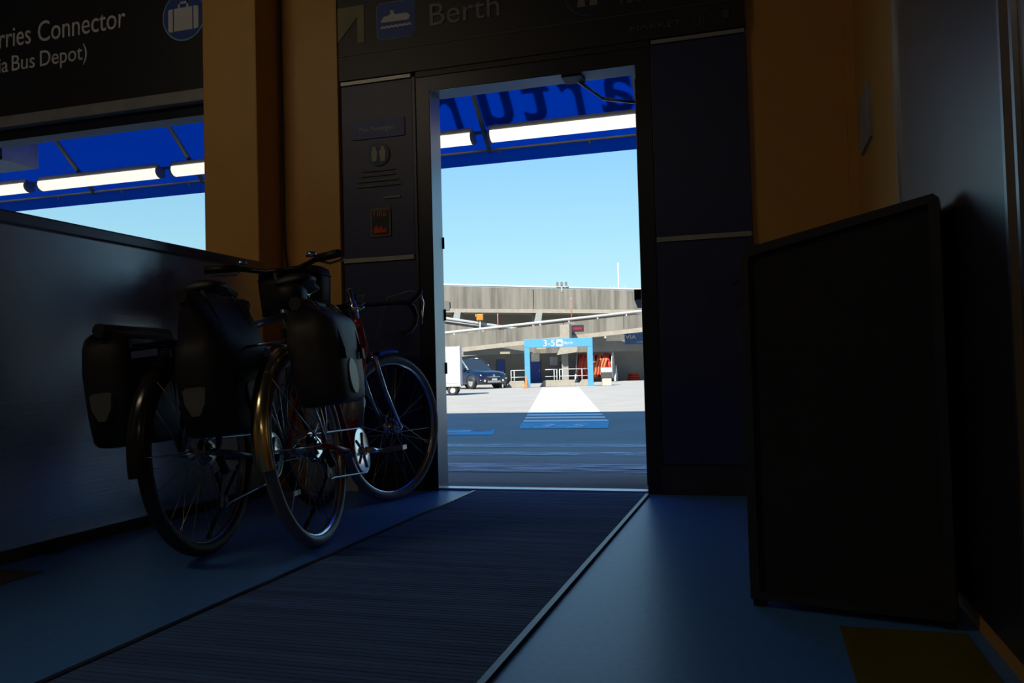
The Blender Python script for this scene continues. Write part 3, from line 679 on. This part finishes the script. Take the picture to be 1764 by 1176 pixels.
# white ladder path to the arch
pn0, pn1, pf0, pf1 = Vector((-4.80, 16.75)), Vector((-3.00, 16.75)), Vector((-11.2, 43.0)), Vector((-9.25, 43.0))
NB = 25
for k in range(NB):
    a = k/NB; b_ = a+.56/NB
    P = [(pn0+(pf0-pn0)*q, pn1+(pf1-pn1)*q) for q in (a, b_)]
    o = link('path_stripe', ground_strip([(l.x, r_.x, l.y) for l, r_ in P], .008).mesh('path_stripe', WHITEROAD))
    tag(o, 'white painted stripe of the ladder path leading to the blue arch', 'road marking', 'stripes of the painted path')
t = thing('ground_sign', 'worn blue patch with white number at the near end of the striped path', 'road marking', (0, 0, 0))
BLUER = mat('blue_road_paint', (.11, .48, .68), .8, var=.15, scale=5)
part('blue_patch', ground_strip([(-4.36, -2.70, 14.95), (-4.78, -2.96, 16.55)], .008), BLUER, t)
me = text_mesh('number', '3-5', .62, worn_mat('worn_white', (.85, .87, .88), .25, .42, 3), .001)
link('number', me, t, T(-4.22, 15.2, gz(15.2)+.012) @ Matrix.Diagonal((1.25, 2.0, 1, 1)))
t = thing('ground_sign', 'worn blue patch with white curve on the asphalt left of the striped path', 'road marking', (0, 0, 0))
part('blue_patch', ground_strip([(-6.3, -4.45, 13.6), (-6.9, -4.75, 14.7)], .008), worn_mat('worn_blue', (.13, .46, .70), .36, .48, 1.3), t)
part('curve_mark', G().tube([(-6.2, 13.95, gz(14)+.01), (-5.75, 14.15, gz(14)+.01), (-5.5, 14.0, gz(14)+.01), (-5.1, 14.35, gz(14)+.01)], .02, 6), WHITEROAD, t)
WORN = worn_mat('worn_road_paint', (.85, .88, .9), .36, .74, 4.0, (.8, 1.3, 1))
for lab, rows in (('broad worn white band on the asphalt just outside the threshold', [(-4.5, .9, 5.1), (-4.5, .9, 6.1)]),
                  ('thin worn white line on the asphalt beyond the broad band', [(-4.5, .9, 7.5), (-4.5, .9, 8.2)]),
                  ('worn white line on the asphalt farthest from the threshold', [(-4.2, .2, 9.6), (-4.2, .2, 10.8)])):
    tag(link('worn_marking', ground_strip(rows, .007).mesh('worn_marking', WORN)), lab, 'road marking')

# ================================================================== YARD (axes turned with the quay)
E = (cos(YAW), sin(YAW)); EF = (-sin(YAW), cos(YAW))
def X_(u, t, z=0): return (E[0]*u+EF[0]*t, E[1]*u+EF[1]*t, z)
GZ = -.38
def ext(name, label, cat, u, t, z=GZ, rot=0, group=None): return thing(name, label, cat, X_(u, t, z), (0, 0, YAW+rot), group)

# arch
a = ext('sign_arch', 'blue gateway arch with white berth lettering over the end of the striped path', 'arch', 2.54, 46)
for x in (-1.73, 1.73):
    p_ = part('post', G().b2(x-.145, x+.145, -.15, .15, .02, 2.19), SIGNBLUE, a, bev=.01)
    part('post_band', G().b2(x-.15, x+.15, -.153, .153, 1.08, 1.10), mat('pale_band', (.18, .30, .40), .5), p_)
    part('base_plate', G().b2(x-.22, x+.22, -.22, .22, 0, .03), mat('base_blue', (.12, .25, .40), .5), p_)
bm_ = part('beam', G().b2(-1.875, 1.875, -.16, .16, 2.19, 2.66), SIGNBLUE, a, bev=.01)
text('number', '3-5', .50, (-.82, -.165, 2.25), WHITE, bm_, width=.62, depth=.004)
ib = part('ship_symbol', G().prism(rrect(-.12, .24, 2.22, 2.60, .05), -.168, -.16), WHITE, bm_)
part('lettering', text_mesh('lettering', 'Berth', .2, WHITE, .003) and G().b2(0, .001, 0, .001, 0, .001), WHITE, bm_) if False else None
text('lettering', 'Berth', .24, (.30, -.165, 2.33), WHITE, bm_, width=.48, depth=.004)
o = link('ship', G().prism([(-.08, 2.36), (-.04, 2.44), (.03, 2.47), (.05, 2.52), (.09, 2.47), (.16, 2.44), (.20, 2.36), (.15, 2.33), (-.03, 2.33)], -.172, -.167).mesh('ship', SIGNBLUE), bm_)

# cone
t = ext('traffic_cone', 'orange traffic cone beside the left post of the blue arch', 'cone', .72, 45.2)
part('cone', G().lathe([(.13, .03), (.10, .2), (.025, .66), (0, .67)], 18), ORANGE, t); part('base', G().b2(-.18, .18, -.18, .18, 0, .03), ORANGE, t, bev=.008)
# barriers
def barrier(u0, u1, label, h=.36):
    t = ext('concrete_barrier', label, 'barrier', (u0+u1)/2, 47.5, group='concrete barriers before the ramp'); w = (u1-u0)/2
    part('block', G().prism([(-w, 0), (w, 0), (w-.05, h), (-w+.26, h)], -.25, .25), CONC2, t, bev=.02)
barrier(-.42, .68, 'low concrete barrier with one sloped end behind the orange cone')
barrier(1.50, 3.52, 'long low concrete barrier under the middle of the blue arch')
barrier(3.64, 4.4, 'short concrete barrier beside the right post of the blue arch')
def rail(u0, u1, posts, label, t_=49):
    t = ext('handrail', label, 'railing', (u0+u1)/2, t_, group='pipe railings before the ramp'); w = (u1-u0)/2; c = (u0+u1)/2
    part('top_pipe', G().tube([(-w, 0, .96), (w, 0, .96)], .03, 8), GALV, t); part('mid_pipe', G().tube([(-w, 0, .56), (w, 0, .56)], .025, 8), GALV, t)
    for p_ in posts: part('post', G().tube([(p_-c, 0, 0), (p_-c, 0, .96)], .03, 8), GALV, t)
rail(-.12, .85, (-.1, .08), 'short pipe railing left of the arch')
rail(1.9, 2.62, (2.42, 2.58), 'pipe railing under the arch ending in a double post')
rail(2.72, 4.4, (2.74, 2.92, 4.05), 'long pipe railing under the arch before the hose reel')
# bin
t = ext('litter_bin', 'white litter bin with dark middle before the hose reel', 'bin', 5.2, 46.5)
part('body', G().b2(-.25, .25, -.25, .25, 0, .42), mat('cream_bin', (.42, .40, .34), .6), t, bev=.02)
part('dark_band', G().b2(-.29, .29, -.28, .28, .42, .72), mat('bin_dark', (.05, .05, .05), .5), t, bev=.02)
part('lid', G().b2(-.31, .31, -.3, .3, .72, .99), WHITE, t, bev=.05)
# hose reel
t = ext('hose_reel', 'large white-flanged reel wound with red and orange hose', 'reel', 6.1, 60.0, rot=radians(-12))
zc = 1.14
for i, x in enumerate((-1.4, 1.1)):
    part('flange', G().lathe([(0, x-.03), (.92, x-.03), (1.0, x-.015), (1.0, x+.015), (.92, x+.03), (0, x+.03)], 40, 'X', (0, 0, zc)), WHITE if i else mat('grey_flange', (.35, .37, .38), .6), t)
part('drum', G().lathe([(0, -1.38), (.5, -1.38), (.5, 1.07), (0, 1.07)], 28, 'X', (0, 0, zc)), WHITE, t)
random.seed(11)
for k in range(11):
    x = -1.24+k*.213; rr_ = .80+random.uniform(-.05, .06); tw = random.uniform(-.1, .1)
    P = [(x+tw*sin(a)+.05*sin(3*a+k), rr_*cos(a), zc+rr_*sin(a)) for a in [2*pi*q/28 for q in range(28)]]
    part('hose_turn', G().tube(P, .115, 8, closed=True), RED if k in (0, 1, 2, 9) else (REDORANGE if k % 2 else RED), t)
for k in range(4):
    x = .0+k*.2
    P = [(x+.25*(q/8-.5)+.03*sin(q), -.92-.06*sin(pi*q/8), zc-.65+1.15*q/8) for q in range(9)]
    part('loose_hose', G().tube(P, .08, 8), REDORANGE, t)
for x in (-1.55, 1.28):
    lg = G().tube([(x, -.75, 0), (x, 0, zc)], .07, 8).tube([(x, .75, 0), (x, 0, zc)], .07, 8).tube([(x, -.75, .06), (x, .75, .06)], .06, 8)
    part('stand', lg, WHITE, t)
t = ext('hose_coil', 'small red hose coil lying behind the reel against the recess', 'hose', 8.9, 61.7)
for k, z in enumerate((.1, .28, .46)): part('coil_turn', G().lathe([(.42-.04*k+.09*cos(a), z+.09*sin(a)) for a in [2*pi*q/8 for q in range(9)]], 20), RED, t)
# bollards
for u, lab in ((-.75, 'dark steel bollard beside the navy car'), (-.45, 'dark steel bollard next to the sloped barrier end')):
    t = ext('bollard', lab, 'bollard', u, 48.0); part('shaft', G().lathe([(.11, 0), (.11, .7), (.06, .82), (0, .84)], 14), BLACK, t); part('collar', G().lathe([(.13, .5), (.13, .56), (.1, .58)], 14), GALV, t)
t = ext('bollard', 'pale concrete bollard behind the front of the navy car', 'bollard', -.85, 48.5); part('shaft', G().lathe([(.2, 0), (.14, .4), (.17, .62), (0, .64)], 14), CONC2, t)

# trailer
t = ext('cargo_trailer', 'white box trailer on small wheels standing before the navy car', 'trailer', -3.15, 36.6, gz(35))
part('box', G().b2(-1.0, .88, -.6, .9, .44, 2.1), WHITE, t, bev=.03)
part('side_panel', G().b2(-.95, .80, -.612, -.6, .52, 1.86), mat('trailer_panel', (.46, .47, .49), .45), t)
part('edge_post', G().b2(.81, .89, -.62, .9, .42, 2.12), WHITE, t, bev=.02)
part('bottom_rail', G().b2(-1.0, .9, -.62, .9, .38, .46), mat('trailer_rail', (.36, .37, .38), .5), t)
part('chassis', G().b2(-.95, .8, -.5, .8, .22, .38), BLACK, t)
for x in (.54, -.62):
    for y in (-.5, .8):
        w = part('wheel', G().lathe([(.12, -.08), (.2, -.085), (.225, -.06), (.225, .06), (.2, .085), (.12, .08)], 24, 'Y', (x, y, .225)), RUBBER, t)
        part('wheel_hub', G().lathe([(0, -.075), (.05, -.075), (.10, -.05), (.13, -.07), (.13, .07), (0, .075)], 20, 'Y', (x, y, .225)), mat('hub_white', (.7, .7, .7), .4, .3), w)
for z in (1.55, .85): part('latch', G().b2(-.05, .03, -.64, -.61, z-.05, z+.05), BLACK, t)

# SUV : local +Y is forward, origin under the front axle
c = thing('car', 'dark navy sport utility car parked behind the white trailer', 'car', X_(-1.60, 46.6, GZ), (0, 0, YAW+pi+radians(38)))
def sec(y, zb, zt, hw, top=1.0, n=3):
    """closed section: bottom, side, shoulder, top"""
    return [(-hw*.92, y, zb), (-hw, y, zb+(zt-zb)*.3), (-hw*.99, y, zb+(zt-zb)*.72), (-hw*.9*top, y, zb+(zt-zb)*.95), (-hw*.5*top, y, zt), (hw*.5*top, y, zt), (hw*.9*top, y, zb+(zt-zb)*.95), (hw*.99, y, zb+(zt-zb)*.72), (hw, y, zb+(zt-zb)*.3), (hw*.92, y, zb)]
body = [sec(-3.75, .45, .95, .80), sec(-3.7, .34, 1.02, .88), sec(-3.2, .28, 1.06, .92), sec(-2.0, .26, 1.05, .94), sec(-1.0, .26, 1.06, .94), sec(-.35, .26, 1.06, .94), sec(.25, .28, 1.0, .93), sec(.65, .28, .94, .90), sec(.85, .30, .84, .84), sec(.92, .36, .70, .76)]
part('body', G().loft(body), NAVY, c)
cab = [[(s*w, y, z) for s, w, z in ((-1, wb, .98), (-1, wm, 1.38), (-1, wt, zt), (1, wt, zt), (1, wm, 1.38), (1, wb, .98))] for y, wb, wm, wt, zt in ((-3.72, .80, .76, .55, 1.45), (-3.5, .85, .80, .66, 1.62), (-2.2, .88, .82, .70, 1.70), (-1.2, .88, .82, .68, 1.67))]
part('cabin', G().loft(cab), NAVY, c)
part('windscreen', G().add([(-.86, -.30, 1.05), (.86, -.30, 1.05), (.67, -1.16, 1.64), (-.67, -1.16, 1.64), (-.86, -1.2, 1.02), (.86, -1.2, 1.02), (.70, -1.3, 1.60), (-.70, -1.3, 1.60)], [(0, 1, 2, 3), (0, 4, 5, 1), (3, 2, 6, 7), (1, 5, 6, 2), (0, 3, 7, 4), (4, 7, 6, 5)]), CARGLASS, c)
for s in (-1, 1):
    part('a_pillar', G().tube([(s*.87, -.28, 1.05), (s*.69, -1.18, 1.65)], .04, 8), mat('pillar_bright', (.35, .42, .5), .2, .6) if s > 0 else NAVY, c)
    part('side_window', G().add([(s*.895, -3.3, 1.10), (s*.895, -.75, 1.10), (s*.72, -1.25, 1.60), (s*.72, -3.2, 1.58), (s*.87, -3.3, 1.10), (s*.87, -.75, 1.10), (s*.70, -1.25, 1.60), (s*.70, -3.2, 1.58)], [(0, 1, 2, 3), (4, 7, 6, 5), (0, 4, 5, 1), (1, 5, 6, 2), (2, 6, 7, 3), (3, 7, 4, 0)]), CARGLASS, c)
    part('headlamp', G().add([(s*.42, .93, .66), (s*.80, .80, .66), (s*.84, .70, .80), (s*.46, .86, .78), (s*.42, .85, .66), (s*.80, .70, .66), (s*.84, .60, .80), (s*.46, .76, .78)], [(0, 1, 2, 3), (4, 7, 6, 5), (0, 4, 5, 1), (1, 5, 6, 2), (2, 6, 7, 3), (3, 7, 4, 0)]), mat('headlamp_lens', (.85, .88, .92), .1, .2), c)
    part('fog_lamp', G().lathe([(0, .02), (.06, .015), (.07, 0), (0, 0)], 12, 'Y', (s*.62, .91, .44)), mat('headlamp_lens', (.85, .88, .92), .1, .2), c)
    part('door_mirror', G().loft([superring(s*1.0, -.55, z_, hx, .07, 10, 3) for z_, hx in ((1.06, .06), (1.09, .12), (1.18, .12), (1.22, .08))]), NAVY, c)
    for y in (0, -2.72):
        w = part('wheel', G().lathe([(.22, -.11), (.33, -.115), (.355, -.08), (.355, .08), (.33, .115), (.22, .11)], 28, 'X', (s*.84, y, .355)), RUBBER, c)
        part('alloy_rim', G().lathe([(0, s*.07), (.06, s*.09), (.08, s*.06), (.20, s*.08), (.23, s*.10), (.23, -s*.09)], 20, 'X', (s*.84, y, .355)), mat('alloy_silver', (.62, .63, .65), .3, .8), w)
        part('arch_lip', G().lathe([(.40, s*.03), (.41, s*.10), (.43, s*.10), (.43, s*.03)], 24, 'X', (s*.86, y, .37), a0=-.1, a1=pi+.1), BLACK, w)
part('grille', G().b2(-.40, .40, .86, .945, .56, .74), mat('grille_dark', (.03, .03, .035), .3, .5), c, bev=.02)
part('grille_bar', G().b2(-.40, .40, .94, .955, .635, .66), CHROME, c); part('badge', G().lathe([(0, .03), (.06, .02), (.07, 0)], 14, 'Y', (0, .93, .72)), CHROME, c)
part('bumper', G().loft([[(x, y-.15*abs(x)**2, z) for x, z in ((-.86, .30), (-.86, .52), (0, .52), (.86, .52), (.86, .30), (0, .30))] for y in (.80, .96)]), NAVY, c)
part('lower_grille', G().b2(-.42, .42, .90, .965, .34, .44), mat('lower_grille_grey', (.35, .36, .36), .4, .3), c)
part('number_plate', G().b2(-.17, .17, .955, .975, .45, .56), WHITE, c)
part('roof_rail', G().tube([(-.62, -3.2, 1.68), (-.62, -1.4, 1.71)], .02, 6).tube([(.62, -3.2, 1.68), (.62, -1.4, 1.71)], .02, 6), CHROME, c)

# ---- ramps
def slab(name, label, pts, t0, t1, material, extend=True):
    """pts: [(u, zbottom, ztop)] ; front face at t0, back at t1"""
    o = ext(name, label, 'ramp', 0, 0, 0)
    return o
def deck(parent, name, pts, t0, t1, material):
    poly = [(u, b) for u, b, _ in pts]+[(u, tz) for u, _, tz in reversed(pts)]
    return part(name, G().prism(poly, t0, t1), material, parent)
# lower ramp : face rises to the right
lo_ = ext('lower_ramp', 'streaked concrete vehicle ramp rising behind the blue arch', 'ramp', 0, 0, 0)
def lin(u, u0, v0, u1, v1): return v0+(v1-v0)*(u-u0)/(u1-u0)
def lowb(u): return lin(u, -4.5, 1.90, 9.09, 3.05)
def lowt(u): return lin(u, -4.58, 3.12, 9.12, 4.27)
us = [-22, -14, -9, -4.8, -.6, 3.6, 7.8, 12, 18, 28]
for i in range(len(us)-1):
    a_, b_ = us[i]+.02, us[i+1]-.02
    deck(lo_, 'parapet_panel', [(a_, lowb(a_)+.30, lowt(a_)), (b_, lowb(b_)+.30, lowt(b_))], 58, 58.3, CONC)
deck(lo_, 'edge_beam', [(-22, lowb(-22)-.02, lowb(-22)+.29), (28, lowb(28)-.02, lowb(28)+.29)], 57.9, 58.4, CONC2)
deck(lo_, 'deck', [(-22, lowb(-22)+.1, lowb(-22)+.38), (28, lowb(28)+.1, lowb(28)+.38)], 58.3, 62.5, CONC2)
rl = part('guard_rail', G().tube([(-22, 58.1, lowt(-22)+.20), (28, 58.1, lowt(28)+.20)], .10, 8), GALV, lo_)
for u in range(-22, 29, 2): part('rail_post', G().b2(u-.05, u+.05, 58.05, 58.15, lowt(u)-.02, lowt(u)+.2), GALV, rl)
# far ramp behind, falling to the right
mi = ext('rear_ramp', 'concrete ramp with white rail crossing behind the lower ramp', 'ramp', 0, 0, 0)
def mz(u): return lin(u, -5.16, 4.72, .16, 3.78)
deck(mi, 'parapet', [(-20, mz(-20)-1.6, mz(-20)-.25), (6, mz(6)-1.6, mz(6)-.25)], 64, 64.3, CONC)
rl = part('guard_rail', G().tube([(-20, 64.1, mz(-20)), (6, 64.1, mz(6))], .13, 8), GALV, mi)
part('lower_rail', G().tube([(-20, 63.9, mz(-20)-.42), (-2.5, 63.9, mz(-2.5)-.18)], .06, 8), WHITE, mi)
for u in range(-20, 6, 2): part('rail_post', G().b2(u-.05, u+.05, 64.05, 64.15, mz(u)-.3, mz(u)), GALV, rl)
# upper bridge
up = ext('upper_bridge', 'long streaked concrete bridge deck against the sky', 'bridge', 0, 0, 0)
def ut_(u): return lin(u, -5.84, 8.02, 11.29, 7.16)
def ub_(u): return lin(u, -5.24, 5.72, 11.23, 5.20)
us = [-40, -30, -18, -8, 1.95, 12, 24, 40]
for i in range(len(us)-1):
    a_, b_ = us[i]+.04, us[i+1]-.04
    deck(up, 'parapet_panel', [(a_, ub_(a_)+.35, ut_(a_)), (b_, ub_(b_)+.35, ut_(b_))], 72, 72.4, CONC)
for u in us[1:-1]: part('joint_strip', G().b2(u-.06, u+.06, 72.1, 72.3, ub_(u)+.3, ut_(u)), mat('pale_joint', (.20, .20, .19), .8), up)
deck(up, 'edge_beam', [(-40, ub_(-40), ub_(-40)+.33), (40, ub_(40), ub_(40)+.33)], 71.9, 72.6, CONC2)
deck(up, 'deck', [(-40, ub_(-40)+.1, ub_(-40)+.5), (40, ub_(40)+.1, ub_(40)+.5)], 72.4, 82, CONC2)
part('guard_rail', G().tube([(-40, 72.2, ut_(-40)+.14), (40, 72.2, ut_(40)+.14)], .09, 8), WHITE, up)
for u, w in ((2.25, .45), (-4.75, .5), (14, .5), (-14, .5)):
    pr = part('pier', G().b2(u-w, u+w, 72.6, 74, GZ, ub_(u)+.1), CONC2, up, bev=.03)
    part('pier_head', G().prism([(u-.35, ub_(u)-1.0), (u+.25, ub_(u)-1.0), (u+.42, ub_(u)), (u-.12, ub_(u))], 71.5, 72.5), mat('pale_bracket', (.24, .26, .26), .7), pr)
part('dark_bay', G().b2(-9, -5.3, 71.86, 71.92, 5.9, 6.72), mat('bay_dark', (.12, .12, .11), .8), up)
lampg = ext('signal_cluster', 'cluster of small signal lamps on the bridge rail', 'signal', 4.4, 72, 7.55)
for x in (-.35, .02, .4): 
    part('lamp_box', G().b2(x-.1, x+.1, -.1, .1, .25, .55), mat('signal_dark', (.15, .14, .14), .5), lampg)
part('bracket', G().b2(-.5, .5, -.04, .04, .12, .2).b2(-.03, .07, -.04, .04, -.3, .25), GALV, lampg)
ms = ext('mast', 'slender white mast above the bridge', 'mast', 9.6, 74, 7.0); part('pole', G().tube([(0, 0, -1.4), (0, 0, 2.9)], [.09, .06], 8), WHITE, ms)
for q in (-.7, -.4, .3, .6): part('stub', G().tube([(q, 0, .3), (q, 0, .9)], .02, 6), GALV, ms)
part('cross_arm', G().tube([(-.8, 0, .35), (.8, 0, .35)], .025, 6), GALV, ms)

# under the ramps : dark recess
struct('wall_recess', G().b2(-24, 30, 0, .4, 0, 6.4).xf(T(*X_(0, 76, GZ)) @ rot4((0, 0, YAW))), CONCD, 'shaded concrete wall under the ramps', 'wall')
struct('wall_recess_1', G().b2(-24, 30, 0, .3, 0, 2.2).xf(T(*X_(0, 63.0, GZ)) @ rot4((0, 0, YAW))), CONCD, 'shaded wall under the lower ramp', 'wall')
t = ext('ramp_pier', 'pale concrete pier of the lower ramp behind the navy car', 'pier', -4.2, 58.6); part('shaft', G().b2(-.35, .35, -.4, .4, 0, 2.3), CONC2, t, bev=.02); part('cap', G().b2(-.5, .5, -.5, .5, 2.1, 2.32), CONC2, t)
t = ext('ramp_pier', 'tall concrete pier with hammerhead behind the beam of the blue arch', 'pier', 3.62, 57.2); part('shaft', G().b2(-.32, .32, -.25, .25, 2.35, 4.0), CONC2, t, bev=.02); part('corbel', G().prism([(-.55, 1.95), (.75, 2.1), (.85, 2.5), (-.3, 2.5)], -.3, .5), CONC2, t); part('footing_column', G().b2(-.22, .22, .4, .8, 0, 2.4), CONCD, t)
t = ext('display_board', 'dark electronic board on the ramp parapet beside the pier', 'display', 4.5, 57.0, 3.05)
part('screen', G().b2(-.42, .42, -.1, .1, .05, .52), mat('display_dark', (.05, .02, .03), .3), t, bev=.02); part('bracket', G().b2(-.55, -.42, -.05, .9, -.35, .6), mat('bracket_dark', (.06, .07, .08), .5), t)
part('lit_text', G().b2(-.3, .3, -.108, -.1, .2, .36), mat('dim_red_led', (.20, .02, .03), .4), t)
for u, z0, z1, w, lab in ((-.95, 0, 1.75, .27, 'narrow blue door in the shaded wall left of the arch'), (1.75, 0, 1.62, .42, 'wide blue door in the shaded wall inside the arch')):
    t = ext('blue_door', lab, 'door', u*.95, 62.95); part('leaf', G().b2(-w, w, -.06, .04, z0+.02, z1), mat('deep_blue_door', (.02, .08, .42), .5), t); part('frame', G().b2(-w-.05, w+.05, -.03, .05, 0, z1+.06), mat('door_frame_dark', (.05, .06, .09), .5), t); part('handle', G().b2(w-.1, w-.05, -.1, -.06, .8, 1.0), GALV, t)
t = ext('wall_board_or_opening', 'white square standing for a sunlit opening above the wide blue door', 'board', 1.72, 62.9, 1.22); part('sheet', G().b2(-.31, .31, -.05, .05, .0, .60), mat('sunlit_opening_white', (.85, .84, .78), .5), t); part('frame', G().b2(-.33, .33, -.03, .06, -.03, .63), GALV, t)  # pale sheet stands in for an opening with sunlight beyond
t = ext('wall_board_or_opening', 'grey-blue notice board on the shaded wall before the pier', 'board', 3.1, 62.9, .9); part('sheet', G().b2(-.28, .28, -.05, .05, 0, .62), mat('board_grey', (.40, .45, .50), .5), t); part('frame', G().b2(-.30, .30, -.03, .06, -.02, .64), GALV, t)
t = ext('dark_machine', 'dark machine cabinet standing in the recess beside the hose reel', 'cabinet', 3.75, 61); part('case', G().b2(-.3, .3, -.3, .3, 0, 1.5), BLACK, t, bev=.02); part('door', G().b2(-.26, .26, -.32, -.3, .1, 1.4), mat('machine_door', (.03, .03, .04), .4), t)
for u, z, lab in ((-.55, 1.90, 'yellowish strip lamp under the ramp above the narrow blue door'), (2.2, 2.18, 'yellowish strip lamp under the ramp behind the arch beam')):
    t = ext('ramp_lamp', lab, 'lamp', u*.97, 61.5, z-.05); part('tube', G().b2(-.36, .36, -.1, .1, -.03, .12), mat('ramp_tube', (.8, .75, .5), .5, emit=((1, .85, .5), .45)), t, bev=.02); part('hanger', G().b2(-.02, .02, -.02, .02, .1, .6), GALV, t); part('hood', G().b2(-.38, .38, -.12, .12, .12, .15), GALV, t)
t = ext('long_lamp', 'long white lamp slanting under the ramp beside the blue sign', 'lamp', 7.7, 62, 2.72); part('tube', G().b2(-.86, .86, -.08, .08, -.07, .07).xf(rot4((0, radians(11), 0))), mat('white_tube', (.9, .9, .88), .5, emit=((1, .95, .88), .7)), t); part('hood', G().b2(-.88, .88, -.1, .1, .07, .1).xf(rot4((0, radians(11), 0))), GALV, t)
t = ext('blue_sign', 'dark blue sign with white letters and swoosh hung under the ramp', 'sign', 9.05, 61.5, 2.28)
part('sign_face', G().b2(-.75, 2.4, -.05, .05, 0, .78), mat('dark_blue_sign', (.02, .10, .28), .5), t); part('pale_panel', G().b2(-2.1, -.76, -.04, .05, .28, .80), mat('pale_panel', (.75, .74, .68), .6), t)
text('lettering', 'VIA', .42, (-.70, -.055, .40), WHITE, t, width=.78)
part('swoosh', G().prism([(-.1, .14), (1.1, .24), (1.3, .20), (.9, .10), (.7, .14)], -.06, -.05), WHITE, t)
# amber beacon and red poles
t = ext('beacon', 'amber warning lamp on a short post above the rear ramp', 'beacon', -2.4, 63.7, 3.9); part('post', G().tube([(0, 0, -.6), (0, 0, .55)], .06, 8), GALV, t); part('lamp', G().b2(-.26, .26, -.15, .15, .55, 1.05), mat('amber', (.45, .18, .02), .4), t, bev=.06); part('visor', G().b2(-.36, -.26, -.15, .15, .85, 1.05), mat('amber', (.45, .18, .02), .4), t)
for u, z0, z1, lab in ((-.98, 3.9, 4.85, 'short red marker pole behind the ramp rail'), (4.33, 4.3, 5.85, 'tall thin red marker pole on the lower ramp rail')):
    t = ext('marker_pole', lab, 'pole', u, 60, z0-.3); part('pole', G().tube([(0, 0, -.5), (0, 0, z1-z0+.1)], .04, 8), mat('red_pole', (.38, .08, .05), .5), t); part('tip', G().lathe([(.045, z1-z0+.1), (0, z1-z0+.16)], 8), WHITE, t)
